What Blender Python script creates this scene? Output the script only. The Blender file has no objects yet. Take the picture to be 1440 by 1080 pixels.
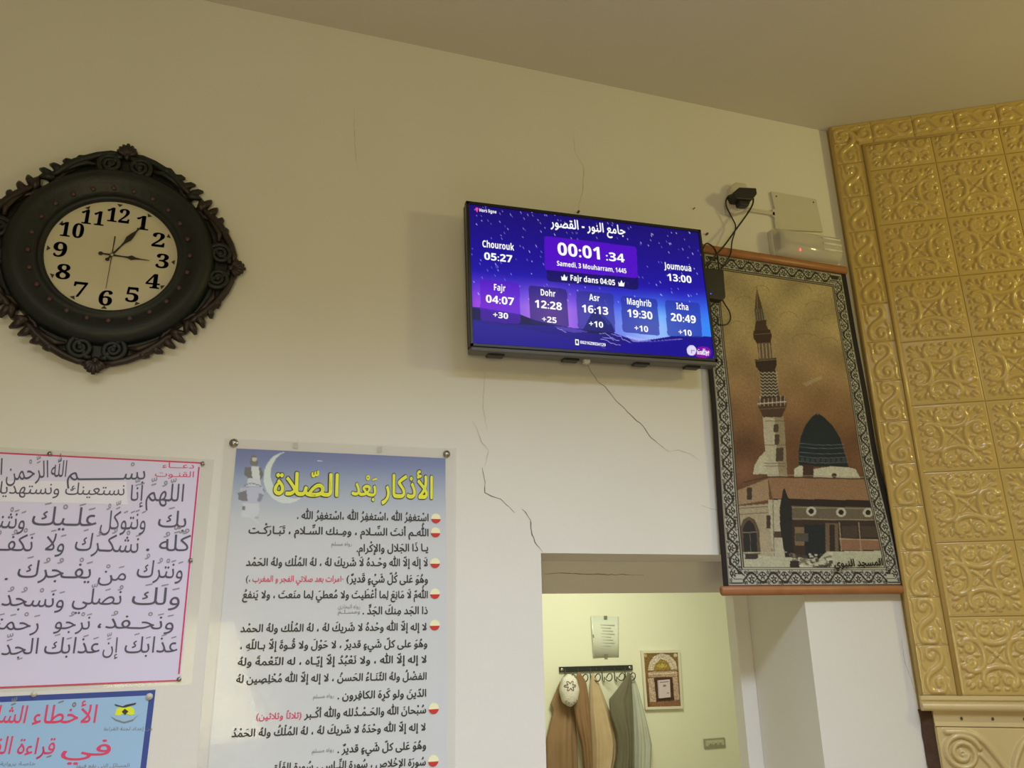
import bpy, bmesh, math, random
import numpy as np
from mathutils import Vector, Matrix, geometry

random.seed(7)
rng = np.random.RandomState(7)
SC = bpy.context.scene
COL = SC.collection
PI = math.pi

# ------------------------------------------------------------------ camera
CAMY, EYE, FPX = -2.4, 1.7, 1060.0
YAW, PITCH, ROLL = math.radians(17.99), math.radians(17.04), math.radians(-0.88)
_f = np.array([math.sin(YAW)*math.cos(PITCH), math.cos(YAW)*math.cos(PITCH), math.sin(PITCH)])
_r = np.array([math.cos(YAW), -math.sin(YAW), 0.0])
_u = np.cross(_r, _f)
_c, _s = math.cos(ROLL), math.sin(ROLL)
_r, _u = _c*_r+_s*_u, -_s*_r+_c*_u
CPOS = np.array([0.0, CAMY, EYE])
cam = bpy.data.objects.new('camera', bpy.data.cameras.new('camera'))
COL.objects.link(cam)
cam.matrix_world = Matrix(((_r[0], _u[0], -_f[0], 0), (_r[1], _u[1], -_f[1], CAMY), (_r[2], _u[2], -_f[2], EYE), (0, 0, 0, 1)))
cam.data.sensor_width = 36.0
cam.data.lens = 36.0*FPX/1440.0
cam.data.clip_start = 0.05
SC.camera = cam

# ------------------------------------------------------------------ world, lights, exposure
w = bpy.data.worlds.new('world'); SC.world = w; w.use_nodes = True
w.node_tree.nodes['Background'].inputs[0].default_value = (0.6, 0.62, 0.7, 1)
w.node_tree.nodes['Background'].inputs[1].default_value = 0.0
SC.view_settings.view_transform = 'Standard'
SC.view_settings.look = 'None'
SC.view_settings.gamma = 1.0
SC.view_settings.use_curve_mapping = False
SC.view_settings.exposure = 0.0


def area_light(name, loc, target, size, power, col, size_y=None, spread=180):
    l = bpy.data.lights.new(name, 'AREA'); l.energy = power; l.color = col
    l.shape = 'RECTANGLE'; l.size = size; l.size_y = size_y or size; l.spread = math.radians(spread)
    o = bpy.data.objects.new(name, l); COL.objects.link(o); o.location = loc
    o.rotation_euler = (Vector(target)-Vector(loc)).to_track_quat('-Z', 'Y').to_euler()
    return o


# a cool ceiling tube, two added spread-limited lamps that brighten the lower wall, a warm lamp near the tiled wall,
# an added warm fill behind the camera, aimed up at the ceiling, and the lamp of the room beyond the doorway
area_light('ceiling_tube_light', (1.6, -2.4, 3.70), (1.5, -1.9, 0), 1.2, 25.5, (0.79, 0.86, 1.0), 0.4, spread=130)
area_light('added_lower_wall_light', (0.75, -2.5, 3.70), (0.6, -1.9, 0), 1.8, 50, (0.58, 0.72, 1.0), 0.3, spread=112)
area_light('added_lower_wall_light', (-0.8, -2.5, 3.70), (-0.8, -1.9, 0), 1.8, 27, (0.98, 1.0, 0.92), 0.3, spread=120)
area_light('warm_lamp_light', (3.7, -2.1, 3.2), (1.2, -0.2, 2.4), 0.30, 14.3, (1.0, 0.87, 0.28), 0.30)
area_light('far_room_light', (1.9, 1.3, 2.4), (1.9, 1.9, 0), 0.7, 30.5, (1.0, 0.99, 0.78), 0.5)
area_light('added_fill_light', (-0.6, -5.0, 1.2), (0.9, -2, 3.8), 1.2, 49, (1.0, 0.863, 0.447), 1.2)

# ------------------------------------------------------------------ pixel helpers (a photo pixel seen on a plane y = const)
def ray(px, py):
    return _f*FPX+_r*(px-720.0)-_u*(py-540.0)


def at(px, py, y=0.0):
    d = ray(px, py); t = (y-CAMY)/d[1]
    return np.array([d[0]*t, y, EYE+d[2]*t])


def proj(x, y, z):
    q0, q1, q2 = x-CPOS[0], y-CPOS[1], z-CPOS[2]
    dep = q0*_f[0]+q1*_f[1]+q2*_f[2]
    return (720+FPX*(q0*_r[0]+q1*_r[1]+q2*_r[2])/dep, 540-FPX*(q0*_u[0]+q1*_u[1]+q2*_u[2])/dep)


def lin(c):
    a = np.asarray(c, float)/255.0
    return np.where(a <= 0.04045, a/12.92, ((a+0.055)/1.055)**2.4)


WREF = {'up': lin((158, 147, 112)), 'mid': lin((170, 160, 130)), 'low': lin((201, 197, 187)), 'far': lin((206, 207, 160))}


def alb(c, ref='mid'):
    """albedo of a thing that shows as colour c beside white paint that shows as ref"""
    k = np.array((0.62, 0.63, 0.48)) if ref == 'far' else 0.74     # the far room's own paint is greenish
    return np.clip(lin(c)/WREF[ref]*k, 0.004, 0.92)


# ------------------------------------------------------------------ materials
def mat(name, col, rough=0.6, metal=0.0, noise=0.0, nscale=20.0, bump=0.0, bscale=60.0, emit=None, spec=0.5, coat=0.0, alpha=1.0, trans=0.0):
    m = bpy.data.materials.new(name); m.use_nodes = True
    nt = m.node_tree; b = nt.nodes['Principled BSDF']
    col = tuple(float(v) for v in col[:3])
    b.inputs['Base Color'].default_value = (*col, 1)
    b.inputs['Roughness'].default_value = rough
    b.inputs['Metallic'].default_value = metal
    b.inputs['Specular IOR Level'].default_value = spec
    b.inputs['Coat Weight'].default_value = coat
    b.inputs['Alpha'].default_value = alpha
    b.inputs['Transmission Weight'].default_value = trans
    tc = nt.nodes.new('ShaderNodeTexCoord')
    if noise > 0:
        n = nt.nodes.new('ShaderNodeTexNoise'); n.inputs['Scale'].default_value = nscale; n.inputs['Detail'].default_value = 4
        nt.links.new(tc.outputs['Object'], n.inputs['Vector'])
        mx = nt.nodes.new('ShaderNodeMix'); mx.data_type = 'RGBA'
        mx.inputs[6].default_value = (*[v*(1-noise) for v in col], 1); mx.inputs[7].default_value = (*[min(1, v*(1+noise)) for v in col], 1)
        nt.links.new(n.outputs['Fac'], mx.inputs[0]); nt.links.new(mx.outputs[2], b.inputs['Base Color'])
    if bump > 0:
        n = nt.nodes.new('ShaderNodeTexNoise'); n.inputs['Scale'].default_value = bscale; n.inputs['Detail'].default_value = 5
        nt.links.new(tc.outputs['Object'], n.inputs['Vector'])
        bp = nt.nodes.new('ShaderNodeBump'); bp.inputs['Strength'].default_value = bump; bp.inputs['Distance'].default_value = 0.01
        nt.links.new(n.outputs['Fac'], bp.inputs['Height']); nt.links.new(bp.outputs[0], b.inputs['Normal'])
    if emit:
        b.inputs['Emission Color'].default_value = (*emit[0], 1); b.inputs['Emission Strength'].default_value = emit[1]
    return m


def paint_mat(name, rough=0.6, weave=0.0, wscale=400.0, emission=0.0, coat=0.0):
    m = bpy.data.materials.new(name); m.use_nodes = True
    nt = m.node_tree; b = nt.nodes['Principled BSDF']
    a = nt.nodes.new('ShaderNodeAttribute'); a.attribute_name = 'print'
    b.inputs['Roughness'].default_value = rough; b.inputs['Coat Weight'].default_value = coat
    if emission > 0:
        b.inputs['Base Color'].default_value = (0.01, 0.01, 0.012, 1)
        nt.links.new(a.outputs['Color'], b.inputs['Emission Color']); b.inputs['Emission Strength'].default_value = emission
    else:
        nt.links.new(a.outputs['Color'], b.inputs['Base Color'])
    if weave > 0:
        tc = nt.nodes.new('ShaderNodeTexCoord')
        n = nt.nodes.new('ShaderNodeTexNoise'); n.inputs['Scale'].default_value = wscale
        nt.links.new(tc.outputs['Object'], n.inputs['Vector'])
        bp = nt.nodes.new('ShaderNodeBump'); bp.inputs['Strength'].default_value = weave; bp.inputs['Distance'].default_value = 0.004
        nt.links.new(n.outputs['Fac'], bp.inputs['Height']); nt.links.new(bp.outputs[0], b.inputs['Normal'])
    return m


M = {}
M['wall'] = mat('white_plaster', (0.76, 0.745, 0.70), 0.75, noise=0.03, nscale=3, bump=0.12, bscale=25, spec=0.25)
M['ceiling'] = mat('ceiling_paint', (0.66, 0.63, 0.55), 0.85, noise=0.03, nscale=2, bump=0.1, bscale=30, spec=0.2)
M['far_wall'] = mat('far_room_paint', (0.72, 0.73, 0.56), 0.6, noise=0.03, nscale=3, bump=0.08)
M['floor'] = mat('carpet', (0.30, 0.22, 0.16), 0.95, noise=0.2, nscale=40)
M['crack'] = mat('crack_shadow', (0.17, 0.15, 0.12), 0.9, noise=0.2)
M['faint_crack'] = mat('hairline_crack', (0.46, 0.44, 0.39), 0.9, noise=0.2)
M['tile'] = mat('glazed_tile', (0.56, 0.40, 0.125), 0.28, noise=0.10, nscale=6, bump=0.1, bscale=40, coat=0.5)
M['tile_low'] = mat('glazed_capital_tile', (0.60, 0.47, 0.22), 0.3, noise=0.1, nscale=8, bump=0.1, coat=0.35)
M['grout'] = mat('tile_bed', (0.42, 0.31, 0.12), 0.8, noise=0.2)
M['brown'] = mat('rough_brown_gap', (0.07, 0.035, 0.018), 0.9, noise=0.4, bump=0.5, bscale=80)
M['black'] = mat('black_plastic', (0.012, 0.012, 0.013), 0.45, noise=0.1)
M['bezel'] = mat('tv_bezel', (0.010, 0.010, 0.012), 0.3, noise=0.05)
M['tvgrey'] = mat('tv_grey_plastic', (0.10, 0.097, 0.094), 0.4, noise=0.05)
M['tvback'] = mat('tv_rear_plastic', (0.03, 0.03, 0.03), 0.6, noise=0.05)
M['glyph'] = mat('screen_white', (0.02, 0.02, 0.02), 0.4, emit=((0.96, 0.96, 1.0), 1.0))
M['glyph2'] = mat('screen_soft_white', (0.02, 0.02, 0.02), 0.4, emit=((0.62, 0.62, 0.92), 1.0))
M['pink'] = mat('screen_pink', (0.02, 0.02, 0.02), 0.4, emit=((0.8, 0.05, 0.35), 1.0))
M['screen'] = paint_mat('screen_picture', 0.22, emission=1.0)
M['screen'].node_tree.nodes['Principled BSDF'].inputs['Specular IOR Level'].default_value = 0.12
M['screen'].node_tree.nodes['Principled BSDF'].inputs['Base Color'].default_value = (0.004, 0.004, 0.005, 1)
M['clock'] = mat('clock_resin', (0.006, 0.0095, 0.009), 0.5, noise=0.35, nscale=14, bump=0.15, bscale=60)
M['bronze'] = mat('clock_bronze_edge', (0.020, 0.0105, 0.008), 0.42, noise=0.4, nscale=40)
M['bead'] = mat('clock_bead', (0.075, 0.035, 0.035), 0.4, noise=0.2)
M['dial'] = mat('clock_dial', (0.66, 0.62, 0.48), 0.6, noise=0.07, nscale=12)
M['ink'] = mat('dark_ink', (0.045, 0.032, 0.02), 0.6, noise=0.1)
M['hand'] = mat('clock_hand', (0.02, 0.014, 0.012), 0.4, noise=0.1)
M['print_ink'] = mat('print_black', (0.035, 0.035, 0.035), 0.5, noise=0.1)
M['pen'] = mat('marker_pen', (0.085, 0.085, 0.14), 0.5, noise=0.3, nscale=60)
M['pen_faint'] = mat('marker_pen_vowels', (0.30, 0.30, 0.36), 0.5, noise=0.2, nscale=60)
M['red'] = mat('red_ink', alb((205, 60, 95), 'low'), 0.5, noise=0.1)
M['redline'] = mat('red_rule', alb((190, 50, 85), 'low'), 0.5, noise=0.1)
M['grey_ink'] = mat('grey_ink', (0.22, 0.22, 0.24), 0.5, noise=0.1)
M['paper'] = mat('handwritten_paper', alb((198, 190, 205), 'low'), 0.6, noise=0.03, nscale=5)
M['patch'] = mat('correction_strip', (0.82, 0.80, 0.92), 0.5, noise=0.02)
M['bluepaper'] = mat('light_blue_paper', alb((140, 172, 196), 'low'), 0.5, noise=0.05, nscale=6)
M['bluerim'] = mat('dark_blue_rim', alb((42, 62, 128), 'low'), 0.5, noise=0.1)
M['clear'] = mat('laminate_film', (0.80, 0.79, 0.77), 0.10, noise=0.03, nscale=8, bump=0.3, bscale=6, alpha=0.13, coat=0.6)
M['steel'] = mat('tack_steel', (0.45, 0.43, 0.40), 0.3, metal=1.0, noise=0.1)
M['yellow'] = mat('title_yellow', alb((215, 215, 50), 'low'), 0.5, noise=0.05)
M['outline'] = mat('title_outline', (0.03, 0.035, 0.02), 0.5, noise=0.05)
M['poster'] = paint_mat('poster_print', 0.35, coat=0.2)
M['bullet_top'] = mat('bullet_cream', alb((225, 215, 170), 'low'), 0.3, noise=0.05)
M['bullet_low'] = mat('bullet_red', alb((185, 55, 50), 'low'), 0.3, noise=0.05)
M['tapestry'] = paint_mat('woven_print', 0.95, weave=0.6, wscale=500)
M['hem'] = mat('black_hem', (0.02, 0.016, 0.012), 0.95, noise=0.3, nscale=200)
M['rod'] = mat('orange_wood', (0.36, 0.15, 0.06), 0.4, noise=0.25, nscale=18)
M['white'] = mat('white_plastic', (0.62, 0.58, 0.50), 0.4, noise=0.04)
M['plate'] = mat('cream_plate', (0.60, 0.57, 0.49), 0.5, noise=0.03)
M['cover'] = mat('frosted_cover', (0.74, 0.72, 0.64), 0.12, noise=0.05, alpha=0.55, coat=0.5)
M['reflector'] = mat('lamp_tray', (0.66, 0.63, 0.55), 0.3, noise=0.03)
M['highlight_strip'] = mat('glossy_highlight_strip', (0.86, 0.84, 0.74), 0.12, noise=0.03, coat=0.6)  # bright gloss standing in for highlights on the emergency light
M['led_red'] = mat('red_led', (0.3, 0.01, 0.01), 0.3, emit=((1.0, 0.10, 0.10), 2.2))
M['led_blue'] = mat('blue_led', (0.01, 0.01, 0.3), 0.3, emit=((0.10, 0.08, 1.0), 1.6))
M['screw'] = mat('dull_screw', (0.12, 0.10, 0.08), 0.5, metal=0.6, noise=0.1)
M['rackm'] = mat('rack_black_metal', (0.02, 0.022, 0.02), 0.4, noise=0.1)
M['hook'] = mat('hook_wire', (0.10, 0.105, 0.09), 0.35, metal=0.7, noise=0.1)
for k, c in dict(robe_brown=(142, 116, 74), robe_umber=(134, 106, 66), robe_tan=(186, 164, 112), robe_olive=(106, 102, 72), robe_pale=(176, 180, 144)).items():
    M[k] = mat(k+'_cloth', alb(c, 'far'), 0.9, noise=0.12, nscale=14, bump=0.1, bscale=120, spec=0.15)
M['cap'] = mat('knit_cap_white', alb((212, 208, 170), 'far'), 0.9, noise=0.1, nscale=60, bump=0.5, bscale=160)
M['cap_thread'] = mat('cap_embroidery', alb((120, 112, 88), 'far'), 0.9, noise=0.1)
M['gold'] = paint_mat('gold_print', 0.35)
M['frame_cream'] = mat('cream_frame', alb((212, 205, 160), 'far'), 0.5, noise=0.05)
M['calendar'] = mat('calendar_paper', alb((200, 185, 165), 'far'), 0.6, noise=0.04)
M['sheet'] = mat('grey_sheet', (0.64, 0.68, 0.56), 0.25, noise=0.05, nscale=9)
M['sheet_ink'] = mat('sheet_ink', (0.52, 0.545, 0.45), 0.6, noise=0.05)
M['tape'] = mat('brown_tape', alb((120, 115, 85), 'far'), 0.4, noise=0.05)
M['switch'] = mat('switch_plate', alb((180, 180, 130), 'far'), 0.4, noise=0.03)
M['switch_dark'] = mat('switch_groove', alb((148, 150, 108), 'far'), 0.5, noise=0.03)
M['brass'] = mat('yellow_emblem', alb((205, 210, 40), 'low'), 0.5, noise=0.05)


# ------------------------------------------------------------------ mesh helpers
class MB:
    def __init__(self):
        self.v = []; self.f = []

    def add(self, vs, fs):
        b = len(self.v); self.v.extend([tuple(p) for p in vs]); self.f.extend([tuple(i+b for i in f) for f in fs]); return self

    def box(self, x0, x1, y0, y1, z0, z1, bev=0.0, seg=2):
        if bev <= 0:
            v = [(x, y, z) for x in (x0, x1) for y in (y0, y1) for z in (z0, z1)]
            return self.add(v, [(0, 1, 3, 2), (4, 6, 7, 5), (0, 4, 5, 1), (2, 3, 7, 6), (0, 2, 6, 4), (1, 5, 7, 3)])
        bm = bmesh.new(); bmesh.ops.create_cube(bm, size=1)
        for q in bm.verts:
            q.co = Vector(((x0+x1)/2+q.co.x*(x1-x0), (y0+y1)/2+q.co.y*(y1-y0), (z0+z1)/2+q.co.z*(z1-z0)))
        bmesh.ops.bevel(bm, geom=bm.edges[:], offset=bev, segments=seg, profile=0.5, affect='EDGES')
        return self.frombm(bm)

    def frombm(self, bm):
        bm.verts.index_update()
        self.add([q.co[:] for q in bm.verts], [[q.index for q in f.verts] for f in bm.faces]); bm.free(); return self

    def sphere(self, c, r, s=(1, 1, 1), u=12, v=8):
        bm = bmesh.new(); bmesh.ops.create_uvsphere(bm, u_segments=u, v_segments=v, radius=1)
        for q in bm.verts: q.co = Vector((c[0]+q.co.x*r*s[0], c[1]+q.co.y*r*s[1], c[2]+q.co.z*r*s[2]))
        return self.frombm(bm)

    def prism(self, poly, y0, y1):
        """poly in (x,z), extruded from y0 (front) to y1 (back)"""
        n = len(poly)
        v = [(p[0], y0, p[1]) for p in poly]+[(p[0], y1, p[1]) for p in poly]
        f = [tuple(range(n)), tuple(range(2*n-1, n-1, -1))]+[(i, i+n, (i+1) % n+n, (i+1) % n) for i in range(n)]
        return self.add(v, f)

    def tube(self, pts, r, seg=8, cap=True):
        pts = [Vector(p) for p in pts]; n = len(pts)
        rs = r if hasattr(r, '__len__') else [r]*n
        vs = []; up = None
        for i, p in enumerate(pts):
            t = (pts[min(i+1, n-1)]-pts[max(i-1, 0)])
            if t.length < 1e-9: t = Vector((0, 0, 1))
            t.normalize()
            if up is None:
                up = Vector((0, 1, 0)) if abs(t.y) < 0.9 else Vector((1, 0, 0))
            a = t.cross(up)
            if a.length < 1e-6: a = t.orthogonal()
            a.normalize(); b = a.cross(t).normalized(); up = b
            for k in range(seg):
                th = 2*PI*k/seg; vs.append(p+(a*math.cos(th)+b*math.sin(th))*rs[i])
        fs = [(i*seg+k, i*seg+(k+1) % seg, (i+1)*seg+(k+1) % seg, (i+1)*seg+k) for i in range(n-1) for k in range(seg)]
        if cap: fs += [tuple(range(seg-1, -1, -1)), tuple((n-1)*seg+k for k in range(seg))]
        return self.add(vs, fs)

    def lathe(self, prof, c, seg=64, closed=False):
        """prof = [(radius, y)], revolved about the y axis through c=(x,z)"""
        n = len(prof); vs = [(c[0]+p[0]*math.cos(2*PI*k/seg), p[1], c[1]+p[0]*math.sin(2*PI*k/seg)) for k in range(seg) for p in prof]
        m = n if closed else n-1
        fs = [(k*n+i, k*n+(i+1) % n, ((k+1) % seg)*n+(i+1) % n, ((k+1) % seg)*n+i) for k in range(seg) for i in range(m)]
        return self.add(vs, fs)

    def build(self, name, material, parent=None, smooth=False, attr=None, normals=True):
        o = link(name, self.mesh(name, material, parent, smooth, normals), parent); return o

    def mesh(self, name, material, parent=None, smooth=False, normals=True):
        v = self.v
        if parent is not None:
            l = ORG[parent.name]; v = [(p[0]-l[0], p[1]-l[1], p[2]-l[2]) for p in v]
        me = bpy.data.meshes.new(name); me.from_pydata([tuple(float(a) for a in p) for p in v], [], self.f); me.update()
        if normals:
            bm = bmesh.new(); bm.from_mesh(me); bmesh.ops.recalc_face_normals(bm, faces=bm.faces[:]); bm.to_mesh(me); bm.free()
        if smooth: me.polygons.foreach_set('use_smooth', [True]*len(me.polygons))
        me.materials.append(material); return me


ORG = {}


def link(name, me, parent=None):
    o = bpy.data.objects.new(name, me); COL.objects.link(o)
    if parent is not None:
        o.parent = parent; ORG[o.name] = ORG[parent.name]
    else:
        ORG[o.name] = (0, 0, 0)
    return o


def thing(name, loc, label=None, cat=None, group=None, kind=None):
    o = bpy.data.objects.new(name, None); COL.objects.link(o); o.location = tuple(float(a) for a in loc); o.empty_display_size = 0.05
    ORG[o.name] = tuple(float(a) for a in loc)
    return tag(o, label, cat, group, kind)


def tag(o, label=None, cat=None, group=None, kind=None):
    if label: o['label'] = label
    if cat: o['category'] = cat
    if group: o['group'] = group
    if kind: o['kind'] = kind
    return o


def smooth_angle(o, deg=35):
    me = o.data; me.polygons.foreach_set('use_smooth', [True]*len(me.polygons)); me.set_sharp_from_angle(angle=math.radians(deg)); return o


def spline(pts, n=8):
    P = [np.array(p, float) for p in pts]; P = [2*P[0]-P[1]]+P+[2*P[-1]-P[-2]]; out = []
    for i in range(1, len(P)-2):
        for k in range(n):
            t = k/n; a, b, c, d = P[i-1], P[i], P[i+1], P[i+2]
            out.append(0.5*((2*b)+(-a+c)*t+(2*a-5*b+4*c-d)*t*t+(-a+3*b-3*c+d)*t**3))
    out.append(P[-2]); return out


# ------------------------------------------------------------------ lettering
ARF = {'ء': 0xFE80, 'آ': 0xFE81, 'أ': 0xFE83, 'ؤ': 0xFE85, 'إ': 0xFE87, 'ئ': 0xFE89, 'ا': 0xFE8D, 'ب': 0xFE8F, 'ة': 0xFE93, 'ت': 0xFE95, 'ث': 0xFE99,
       'ج': 0xFE9D, 'ح': 0xFEA1, 'خ': 0xFEA5, 'د': 0xFEA9, 'ذ': 0xFEAB, 'ر': 0xFEAD, 'ز': 0xFEAF, 'س': 0xFEB1, 'ش': 0xFEB5, 'ص': 0xFEB9, 'ض': 0xFEBD,
       'ط': 0xFEC1, 'ظ': 0xFEC5, 'ع': 0xFEC9, 'غ': 0xFECD, 'ف': 0xFED1, 'ق': 0xFED5, 'ك': 0xFED9, 'ل': 0xFEDD, 'م': 0xFEE1, 'ن': 0xFEE5, 'ه': 0xFEE9,
       'و': 0xFEED, 'ى': 0xFEEF, 'ي': 0xFEF1}
RIGHTONLY = set('آأؤإاةدذرزوى')
LAMALEF = {'آ': 0xFEF5, 'أ': 0xFEF7, 'إ': 0xFEF9, 'ا': 0xFEFB}
MARKS = set('\u064b\u064c\u064d\u064e\u064f\u0650\u0651\u0652')


def clusters(text):
    text = text.replace('الله', '\ufdf2')
    out = []
    for ch in text:
        if ch in MARKS and out: out[-1][1].append(ch)
        else: out.append([ch, []])
    # lam-alef
    i = 0; res = []
    while i < len(out):
        if out[i][0] == 'ل' and i+1 < len(out) and out[i+1][0] in LAMALEF:
            res.append([('LA', LAMALEF[out[i+1][0]]), out[i][1]+out[i+1][1]]); i += 2
        else: res.append(out[i]); i += 1

    def joins_next(c): return c == 'ـ' or (c in ARF and c not in RIGHTONLY and c != 'ء')

    def joins_prev(c): return c == 'ـ' or isinstance(c, tuple) or (c in ARF and c != 'ء')
    sh = []
    for i, (c, mk) in enumerate(res):
        p = i > 0 and joins_next(res[i-1][0]) and joins_prev(c)
        n = i+1 < len(res) and joins_next(c) and joins_prev(res[i+1][0])
        if isinstance(c, tuple): g = chr(c[1]+(1 if p else 0))
        elif c in ARF:
            g = chr(ARF[c]+(1 if p and not n else 2 if n and not p else 3 if p and n else 0))
        else: g = {'(': ')', ')': '('}.get(c, c)
        sh.append((g, mk))
    sh.reverse()
    # keep digit runs left to right
    i = 0
    while i < len(sh):
        if sh[i][0] in '٠١٢٣٤٥٦٧٨٩0123456789':
            j = i
            while j < len(sh) and sh[j][0] in '٠١٢٣٤٥٦٧٨٩0123456789': j += 1
            sh[i:j] = sh[i:j][::-1]; i = j
        else: i += 1
    return sh


GL = {}


def fill_outline(vs, es):
    """triangulate closed outlines, overlapping ones included, by the non-zero winding rule"""
    nb = {}
    for i, j in es: nb.setdefault(i, []).append(j); nb.setdefault(j, []).append(i)
    loops = []; seen = set()
    for st in sorted(nb):
        if st in seen: continue
        lp = [st]; seen.add(st); cur = st; nxt = st+1 if st+1 in nb[st] else nb[st][0]
        while nxt not in seen:
            lp.append(nxt); seen.add(nxt); k = [q for q in nb[nxt] if q != cur]; cur = nxt
            if not k: break
            nxt = k[0]
        loops.append(lp)
    seg = [(vs[l[i]], vs[l[(i+1) % len(l)]]) for l in loops for i in range(len(l))]
    A = np.array([q[0] for q in seg]); B = np.array([q[1] for q in seg])
    r = geometry.delaunay_2d_cdt([Vector((float(x), float(y))) for x, y in vs], [(l[i], l[(i+1) % len(l)]) for l in loops for i in range(len(l))], [], 0, 1e-6)
    V = np.array([v[:] for v in r[0]]); out = []
    for f in r[2]:
        cx_, cy_ = V[list(f)].mean(0)
        up = (A[:, 1] <= cy_) & (B[:, 1] > cy_); dn = (A[:, 1] > cy_) & (B[:, 1] <= cy_)
        side = (B[:, 0]-A[:, 0])*(cy_-A[:, 1])-(cx_-A[:, 0])*(B[:, 1]-A[:, 1])
        if int((up & (side > 0)).sum())-int((dn & (side < 0)).sum()) != 0: out.append(tuple(f))
    return V, out


def glyph(ch, bold=0.0, res=3):
    key = (ch, bold)
    if key in GL: return GL[key]
    if bold > 0:                       # a heavier weight: the outline laid over itself with small shifts
        vs, fs, adv = glyph(ch, 0.0, res); b = bold*0.85; n = len(vs)
        sh = [(b, 0), (-b, 0), (0, b), (0, -b)] if b < 0.045 else [(b*math.cos(t), b*math.sin(t)) for t in np.linspace(0, 2*PI, 9)[:-1]]
        if n: vs2 = np.concatenate([vs+np.array(q) for q in sh]); fs2 = [tuple(i+n*k for i in f) for k in range(len(sh)) for f in fs]
        else: vs2, fs2 = vs, fs
        GL[key] = (vs2, fs2, adv+b*0.6); return GL[key]

    def tomesh(body, fill=False):
        c = bpy.data.curves.new('g', 'FONT'); c.body = body; c.resolution_u = res; c.fill_mode = 'NONE'
        o = bpy.data.objects.new('g', c); me = o.to_mesh()
        vs = np.array([v.co[:2] for v in me.vertices]).reshape(-1, 2); es = [tuple(e.vertices) for e in me.edges]
        o.to_mesh_clear(); bpy.data.objects.remove(o); bpy.data.curves.remove(c)
        if not fill or len(es) < 3: return vs, []
        return fill_outline(vs, es)
    vs, fs = tomesh(ch, True)
    a, _ = tomesh(ch+'H'); h, _ = tomesh('H')
    adv = a[:, 0].max()-h[:, 0].max()
    GL[key] = (vs, fs, adv); return GL[key]


def layout(text, bold=0.0, marks=True, arabic=None):
    """-> verts (n,2), faces, width; drawn left to right from x=0 on baseline 0"""
    if arabic is None: arabic = any('\u0600' <= c <= '\u06ff' for c in text)
    seq = clusters(text) if arabic else [(c, []) for c in text]
    V = []; Fs = []; MV = []; MF = []; x = 0; nb = 0; nm = 0
    for g, mk in seq:
        if g == ' ': x += 0.26; continue
        vs, fs, adv = glyph(g, bold)
        if len(vs):
            V.append(vs+[x, 0]); Fs += [tuple(i+nb for i in f) for f in fs]; nb += len(vs)
            cx = x+(vs[:, 0].min()+vs[:, 0].max())/2; top = vs[:, 1].max(); bot = vs[:, 1].min()
            if marks:
                hi = max(0.0, top-0.56)
                lo = min(0.0, bot+0.10)
                for m in mk:
                    mv, mf, _ = glyph(m, bold*0.5)
                    if not len(mv): continue
                    mc = (mv[:, 0].min()+mv[:, 0].max())/2
                    dy = lo if m in '\u064d\u0650' else hi
                    MV.append(mv+[cx-mc, dy]); MF += [tuple(i+nm for i in f) for f in mf]; nm += len(mv)
                    if dy is hi: hi += 0.17
        x += adv
    V = np.concatenate(V) if V else np.zeros((0, 2)); MV = np.concatenate(MV) if MV else np.zeros((0, 2))
    return V, Fs, MV, MF, x


def write(text, pR, pL, h, material, parent, name='lettering', bold=0.0, marks=True, mark_mat=None, y=None, em_h=0.714, arabic=None, wave=0.0):
    """text between world points pL (left end of baseline) and pR; h = cap height in metres"""
    V, F_, MV, MF, wd = layout(text, bold, marks, arabic)
    pR = np.array(pR, float); pL = np.array(pL, float); d = (pR-pL); L = np.linalg.norm(d[[0, 2]]); d = d/L
    n = np.array([-d[2], 0, d[0]]); sx = L/wd; sy = h/em_h
    yy = pL[1] if y is None else y

    def place(A):
        out = []
        for i, (a, b) in enumerate(A):
            p = pL+d*a*sx+n*b*sy; out.append((p[0], yy-1e-6*(i % 7), p[2]))
        return out
    if set(text) <= set('.،()0123456789: '): name = 'punctuation' if not any(c.isdigit() for c in text) else name
    mb = MB(); mb.add(place(V), F_)
    if len(MV) and mark_mat is None: mb.add(place(MV), MF)
    o = mb.build(name, material, parent, normals=False)
    if len(MV) and mark_mat is not None:
        MB().add(place(MV), MF).build(name, mark_mat, parent, normals=False)
    return o


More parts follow.
